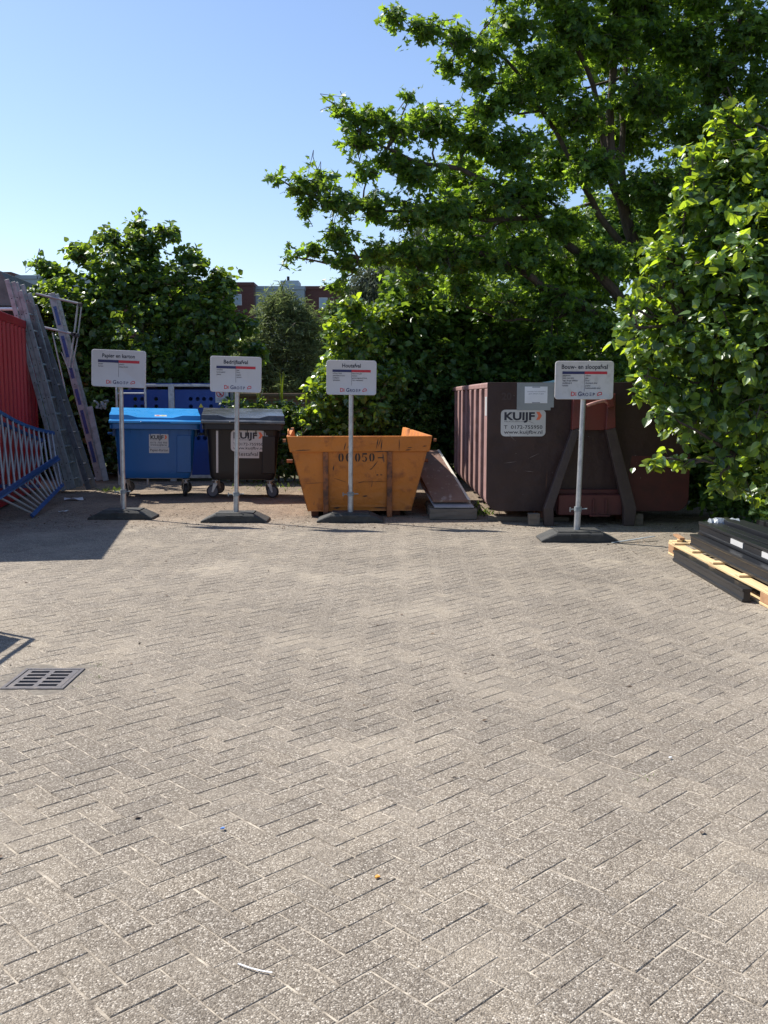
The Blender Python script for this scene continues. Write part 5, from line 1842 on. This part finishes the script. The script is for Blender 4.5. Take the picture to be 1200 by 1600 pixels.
# --- sword leaved plants on the wall
for i, (px, Y, h) in enumerate(((440, 16.7, 0.55), (478, 16.7, 0.35), (405, 16.7, 0.3))):
    p = at(px, 618, Y)
    ir = thing('sword_leaf_plant', ('tall pale sword leaved plant, middle of three above the brick wall', 'small sword leaved plant right of the tall one', 'small sword leaved plant left of the tall one')[i], 'plant', (p.x, p.y, 1.0),
               0, 'sword leaved plants by the brick wall')
    m = MB()
    rg = random.Random(i)
    for k in range(12):
        a = rg.uniform(0, 6.28); l = h * rg.uniform(0.7, 1.2) + 0.65; s_ = rg.uniform(0.1, 0.5) * h
        pts = [Vector((math.cos(a) * s_ * t * t + 0.02 * k / 12, math.sin(a) * s_ * t * t, l * t - 0.12 * t * t)) for t in (0, .35, .7, 1)]
        w_ = Vector((math.sin(a), -math.cos(a), 0)) * 0.022
        vsx = []
        for t, q in zip((0, .35, .7, 1), pts): vsx += [q - w_ * (1 - t * 0.95), q + w_ * (1 - t * 0.95)]
        m.add(vsx, [(0, 1, 3, 2), (2, 3, 5, 4), (4, 5, 7, 6)])
    m.build('leaves', ML_linden_fresh, ir)

# --- maple
def A(px, py, Y): return V3(at(px, py, Y))
TR = (5.45, 18.96, 0)
limbs = [
    ([A(1015, 560, 14.5), A(975, 530, 14.3), A(919, 480, 14.0), A(850, 448, 13.8), A(795, 412, 13.5), A(735, 392, 13.3), A(660, 398, 13.1), A(560, 402, 12.9)], .14, .02),
    ([A(1020, 540, 14.6), A(990, 500, 14.5), A(940, 430, 14.3), A(890, 385, 14.1), A(840, 340, 13.8), A(790, 300, 13.5), A(720, 262, 13.3), A(640, 250, 13.1), A(570, 215, 13.0)], .13, .018),
    ([A(840, 340, 13.8), A(760, 345, 13.4), A(680, 335, 13.2), A(600, 330, 13.0), A(500, 310, 12.9)], .05, .012),
    ([A(1030, 520, 14.8), A(1000, 420, 14.7), A(978, 330, 14.6), A(955, 270, 14.5), A(952, 170, 14.5), A(962, 40, 14.5), A(965, -60, 14.5)], .15, .05),
    ([A(978, 330, 14.6), A(972, 250, 14.8), A(975, 120, 15.0), A(985, -40, 15.1)], .08, .04),
    ([A(1000, 420, 14.7), A(950, 355, 14.5), A(915, 297, 14.3), A(880, 230, 14.1), A(840, 160, 13.9), A(790, 90, 13.7), A(720, 50, 13.5), A(640, 35, 13.4)], .08, .012),
    ([A(955, 270, 14.5), A(925, 130, 14.2), A(895, 60, 14.0), A(880, -40, 14)], .06, .03),
    ([A(1040, 500, 15.0), A(1062, 380, 15.0), A(1075, 260, 15.0), A(1100, 170, 15.0), A(1135, 90, 15.0), A(1180, -20, 15.0)], .13, .05),
    ([A(1080, 238, 15.0), A(1120, 150, 14.8), A(1150, 60, 14.6), A(1165, -40, 14.6)], .08, .04),
    ([A(1030, 540, 15.0), A(1085, 420, 15.2), A(1150, 300, 15.4), A(1230, 200, 15.6)], .09, .03),
    ([A(919, 480, 14.0), A(860, 500, 13.9), A(790, 500, 13.7), A(730, 480, 13.5)], .04, .012),
]
mbls = []
for t in ((620, 25, 13.4, .32), (665, 45, 13.4, .42), (715, 60, 13.4, .45), (760, 80, 13.5, .5), (745, 125, 13.5, .42), (700, 105, 13.5, .3), (800, 40, 13.6, .6), (850, 100, 13.8, .7), (815, 150, 13.7, .6), (760, 170, 13.6, .5),
          (640, 145, 13.3, .25, .3), (535, 170, 13.0, .28), (570, 185, 13.0, .42), (560, 220, 13.0, .36), (620, 195, 13.1, .5), (680, 190, 13.2, .6), (740, 220, 13.4, .65), (800, 235, 13.5, .7), (610, 250, 13.1, .4), (650, 270, 13.1, .5),
          (570, 265, 13.0, .28), (430, 275, 12.8, .16), (465, 290, 12.8, .32), (500, 285, 12.9, .36), (480, 325, 12.9, .30), (530, 315, 12.9, .42), (580, 320, 13.0, .48), (640, 330, 13.1, .6), (700, 330, 13.2, .65), (760, 310, 13.4, .7),
          (830, 300, 13.6, .7), (455, 400, 12.8, .15), (490, 385, 12.9, .30), (530, 370, 12.9, .36), (540, 410, 12.9, .32), (590, 395, 13.0, .42), (640, 395, 13.1, .5), (700, 400, 13.2, .6), (760, 400, 13.4, .65), (820, 390, 13.6, .7),
          (530, 445, 13.0, .25), (650, 440, 13.2, .4), (720, 450, 13.5, .5), (790, 470, 13.7, .6), (860, 470, 13.9, .65), (880, 350, 13.8, .6), (900, 180, 14.0, .7), (890, 40, 14.0, .8), (960, 60, 14.2, .75), (930, 260, 13.9, .6),
          (1010, 150, 14.3, .8), (1060, 60, 14.5, .85), (1120, 120, 14.6, .8), (1180, 50, 14.6, .9), (1020, 290, 14.3, .75), (1090, 200, 14.4, .8), (1160, 200, 14.6, .9), (1000, 400, 14.2, .6), (940, 400, 14.0, .6), (940, 510, 14.0, .6),
          (870, 540, 14.0, .55), (1060, 340, 14.4, .8), (1000, 0, 14.4, .9), (850, -20, 13.9, .7), (1100, -10, 14.6, .9), (1230, 130, 14.8, 1.0), (1230, 300, 14.8, 1.0), (1100, 460, 14.6, .8), (780, -20, 13.7, .4), (940, -40, 14.2, .9),
          (1190, -60, 14.6, 1.0), (1030, 470, 14.4, .5), (960, 570, 14.6, .6), (1040, 570, 14.8, .7),
          (980, 200, 16.0, 1.1), (880, 250, 15.6, 1.0), (800, 330, 15.2, .9), (900, 420, 15.6, 1.0), (720, 280, 14.8, .8), (1060, 120, 16.4, 1.2), (1150, 300, 16.5, 1.2), (940, 80, 16, 1.0), (720, 370, 14.8, .7), (840, 130, 15.4, .9)):
    dn = t[4] if len(t) > 4 else (0.8 if t[0] < 840 else 1.05)
    mbls.append(blob(t[0], t[1], t[2], t[3], None, t[3] * 0.62, dn))
tree('maple_tree', 'tall spreading maple filling the upper right, above the brown container', TR, [TR, (5.4, 18.96, 1.2), A(1025, 540, 14.8)], 0.26, mbls, 'maple', 0.118, 235, ML_maple, 7, limbs=limbs, raw=False, twig_frac=0.22, twig=(0.2, 0.5), up=0.1, droop=0.3,
     inner=0.25, lumps=0.3, lpt=8)

# --- trees beyond, closing the gaps
for i, (px, py, Y, r, mt, lab, sd) in enumerate(((860, 420, 24, 2.6, ML_dark, 'dark tree standing far behind the left part of the maple', 91), (1050, 380, 25, 3.2, ML_dark, 'dark tall tree standing far behind the maple trunk', 92),
                                                  (1190, 420, 22, 2.8, ML_dark, 'dark tree far behind the near linden at the right edge', 93), (730, 520, 22, 2.0, ML_hedge, 'mid green tree far behind the shadowy hedge tree', 94),
                                                  (60, 600, 24, 2.2, ML_hedge, 'mid green tree far behind the ladders', 95))):
    c = at(px, py, Y)
    bl = []
    rg = random.Random(sd)
    for k in range(9):
        a, e = rg.uniform(0, 6.28), rg.uniform(-0.6, 0.6)
        bl.append((c.x + math.cos(a) * r * 0.55, c.y + math.sin(a) * r * 0.4, c.z + e * r * 0.9, r * 0.5, r * 0.5, r * 0.42, 1.0))
    bl.append((c.x, c.y, max(1.2, c.z - r), r * 0.75, r * 0.6, r * 0.7, 1))
    tree('background_tree', lab, (c.x, Y, 0), [(c.x, Y, 0), (c.x + 0.1, Y, c.z * 0.5), (c.x, Y, c.z + r * 0.3)], 0.2, bl, 'small', 0.2, 70, mt, sd, group='trees behind the yard', twig=(0.3, 0.7), lpt=10)

# --- shrubs at the foot of the right linden and behind the container
sb = [(x, y * KD, z, r, r, r, 1.0) for (x, y, z, r) in ((4.6, 9.2, .5, .55), (5.0, 8.6, .6, .6), (5.3, 9.4, 1.1, .8), (4.9, 10.2, 1.2, .8), (4.6, 8.6, .25, .3), (5.0, 7.6, .35, .4), (4.8, 11.5, 1.6, .9), (5.0, 7.9, .9, .5), (4.45, 9.9, .5, .6), (4.4, 11.2, .7, .8), (4.9, 12.6, .8, .9), (4.4, 13.2, 1.2, 1.0))]
tree('ground_bush', 'low dark bush at the right behind the profiles', (4.9, 9.2, 0), [(4.9, 9.2, 0), (4.9, 9.2, 0.5), (4.9, 9.2, 1.1)], 0.03, sb, 'linden', 0.10, 260, ML_dark, 101)


# ------------------------------------------------------------------ litter, moss and small things
def litter():
    rng = np.random.default_rng(12)
    n = 2800
    x = rng.uniform(-6.0, 4.6, n)
    y = 11.6 + np.abs(rng.normal(0, 1.9, n))
    y += np.where(x > 2.6, -0.9 * rng.random(n), 0)
    x2 = rng.uniform(-7, 3, 140); y2 = rng.uniform(3, 11.6, 140)
    x, y = np.concatenate([x, x2]), np.concatenate([y, y2])
    xr, yr = rng.normal(3.0, 0.55, 160), rng.normal(10.3, 0.5, 160)
    x, y = np.concatenate([x, xr]), np.concatenate([y, yr])
    n = len(x)
    s = rng.uniform(0.008, 0.034, n)
    pos = np.stack([x, y, np.full(n, 0.004)], 1)
    d = rng.normal(size=(n, 3)); d[:, 2] *= 0.15
    nr = rng.normal(0, 0.25, (n, 3)) + np.array([0, 0, 1.0])
    m, nd, lk, bs = nodes_of('dry_leaf')
    a = N(nd, 'ShaderNodeAttribute', attribute_name='rnd')
    r = ramp(nd, [(0.0, (0.03, 0.022, 0.015)), (0.45, (0.12, 0.07, 0.04)), (0.8, (0.26, 0.19, 0.12)), (1.0, (0.55, 0.5, 0.42))])
    lk.new(a.outputs['Fac'], r.inputs[0]); lk.new(r.outputs[0], bs.inputs['Base Color'])
    bs.inputs['Roughness'].default_value = 0.8
    o = leaves_mesh('leaf_litter', 'small', pos, d, nr, s, m, None, rng)
    tag(o, 'scattered dry leaves and crumbs along the back of the yard', kind='stuff')
    # weeds and moss in joints
    rng = np.random.default_rng(15)
    P = []
    for (cx, cy, k, sp) in ((-1.72, 5.62, 22, 0.03), (-1.66, 5.36, 14, 0.025), (-1.70, 5.2, 10, .02), (1.25, 13.1, 260, 0.12), (-4.62, 16.3, 90, 0.13), (1.10, 3.9, 12, .03), (4.2, 10.2, 200, .25), (-2.0, 17.2, 120, .4), (1.0, 13.9, 200, .2)):
        P.append(np.stack([rng.normal(cx, sp, k), rng.normal(cy, sp, k), np.full(k, -0.002)], 1))
    P = np.concatenate(P)
    n = len(P)
    d = rng.normal(0, 0.6, (n, 3)); d[:, 2] = np.abs(d[:, 2]) + 0.5
    o = leaves_mesh('weeds', 'willow', P, d, rng.normal(size=(n, 3)), np.where(P[:, 1] < 8, rng.uniform(0.006, 0.018, n), rng.uniform(0.03, 0.10, n)), ML_hedge, None, rng)
    tag(o, 'small weeds and moss growing in the paving joints', kind='stuff')


litter()
# cable tie, orange crumb, blue crumb on the pavers
c1 = gr(372, 1508); c2 = gr(425, 1522)
t = thing('cable_tie', 'thin white curved cable tie lying on the nearest pavers', 'cable tie', (c1.x, c1.y, 0.0035))
v = c2 - c1
pts = [Vector((v.x * s_, v.y * s_ - 0.006 * math.sin(s_ * math.pi) , 0.0015)) for s_ in (0, .2, .4, .6, .8, 1)]
m = MB()
for i in range(5): m.beam(pts[i], pts[i + 1] + (pts[i + 1] - pts[i]) * 0.03, 0.0045, 0.0015)
m.build('strap', surf('white_nylon', (0.8, 0.8, 0.8), None, 0.4), t)
for nm, lab, cat, (px, py), colr in (('orange_crumb', 'tiny orange crumb on the pavers', 'crumb', (590, 1372), (0.75, 0.33, 0.05)), ('blue_crumb', 'tiny blue and black plastic crumb on the pavers', 'crumb', (349, 1296), (0.10, 0.22, 0.5)),
                                     ('white_crumb', 'tiny white plastic crumb on the right pavers', 'crumb', (1048, 1185), (0.8, 0.8, 0.8))):
    g = gr(px, py)
    t = thing(nm, lab, cat, (g.x, g.y, 0.0035))
    m = MB()
    rg = random.Random(px)
    for q in range(3):
        m.box((rg.uniform(-.005, .005), rg.uniform(-.005, .005), 0.003), (0.011, 0.007, 0.004), Matrix.Rotation(rg.uniform(0, 3), 3, 'Z') @ Matrix.Rotation(rg.uniform(-.4, .4), 3, 'X'))
    m.build('piece', surf(nm + '_mat', colr, None, 0.5), t)
# white plastic scraps near the ladder feet
for i, (px, py, sz, lab) in enumerate(((155, 750, 0.16, 'crumpled white plastic scrap at the foot of the platform ladder'), (115, 782, 0.14, 'flat white paper scrap at the foot of the long ladder'), (100, 800, 0.07, 'small pale scrap on the ground before the ladders'))):
    g = gr(px, py)
    t = thing('litter_scrap', lab, 'scrap', (g.x, g.y, 0.003), 0.4 * i, 'pale scraps on the ground by the ladders')
    rg = random.Random(i + 40)
    m = MB()
    k = 5
    vsx = [((a / (k - 1) - .5) * sz * 2, (b / (k - 1) - .5) * sz, rg.uniform(0, sz * 0.35)) for a in range(k) for b in range(k)]
    m.add(vsx, [(a * k + b, (a + 1) * k + b, (a + 1) * k + b + 1, a * k + b + 1) for a in range(k - 1) for b in range(k - 1)])
    m.build('sheet', M_sticker, t)
# drooping white flower cluster by the plank
wf = thing('plastic_bag', 'pale crumpled bag hanging at the top of the metal plank', 'bag', at(158, 632, 13.6))
m = MB()
rg = random.Random(77)
for q in range(26):
    c_ = Vector((rg.uniform(-.10, .12), rg.uniform(-.05, .05), rg.uniform(-.07, .07)))
    m.box(c_, (rg.uniform(.03, .07), 0.02, rg.uniform(.03, .06)), Matrix.Rotation(rg.uniform(0, 3), 3, 'Y') @ Matrix.Rotation(rg.uniform(0, 3), 3, 'X'))
m.build('bag', M_alu, wf, 0.006)
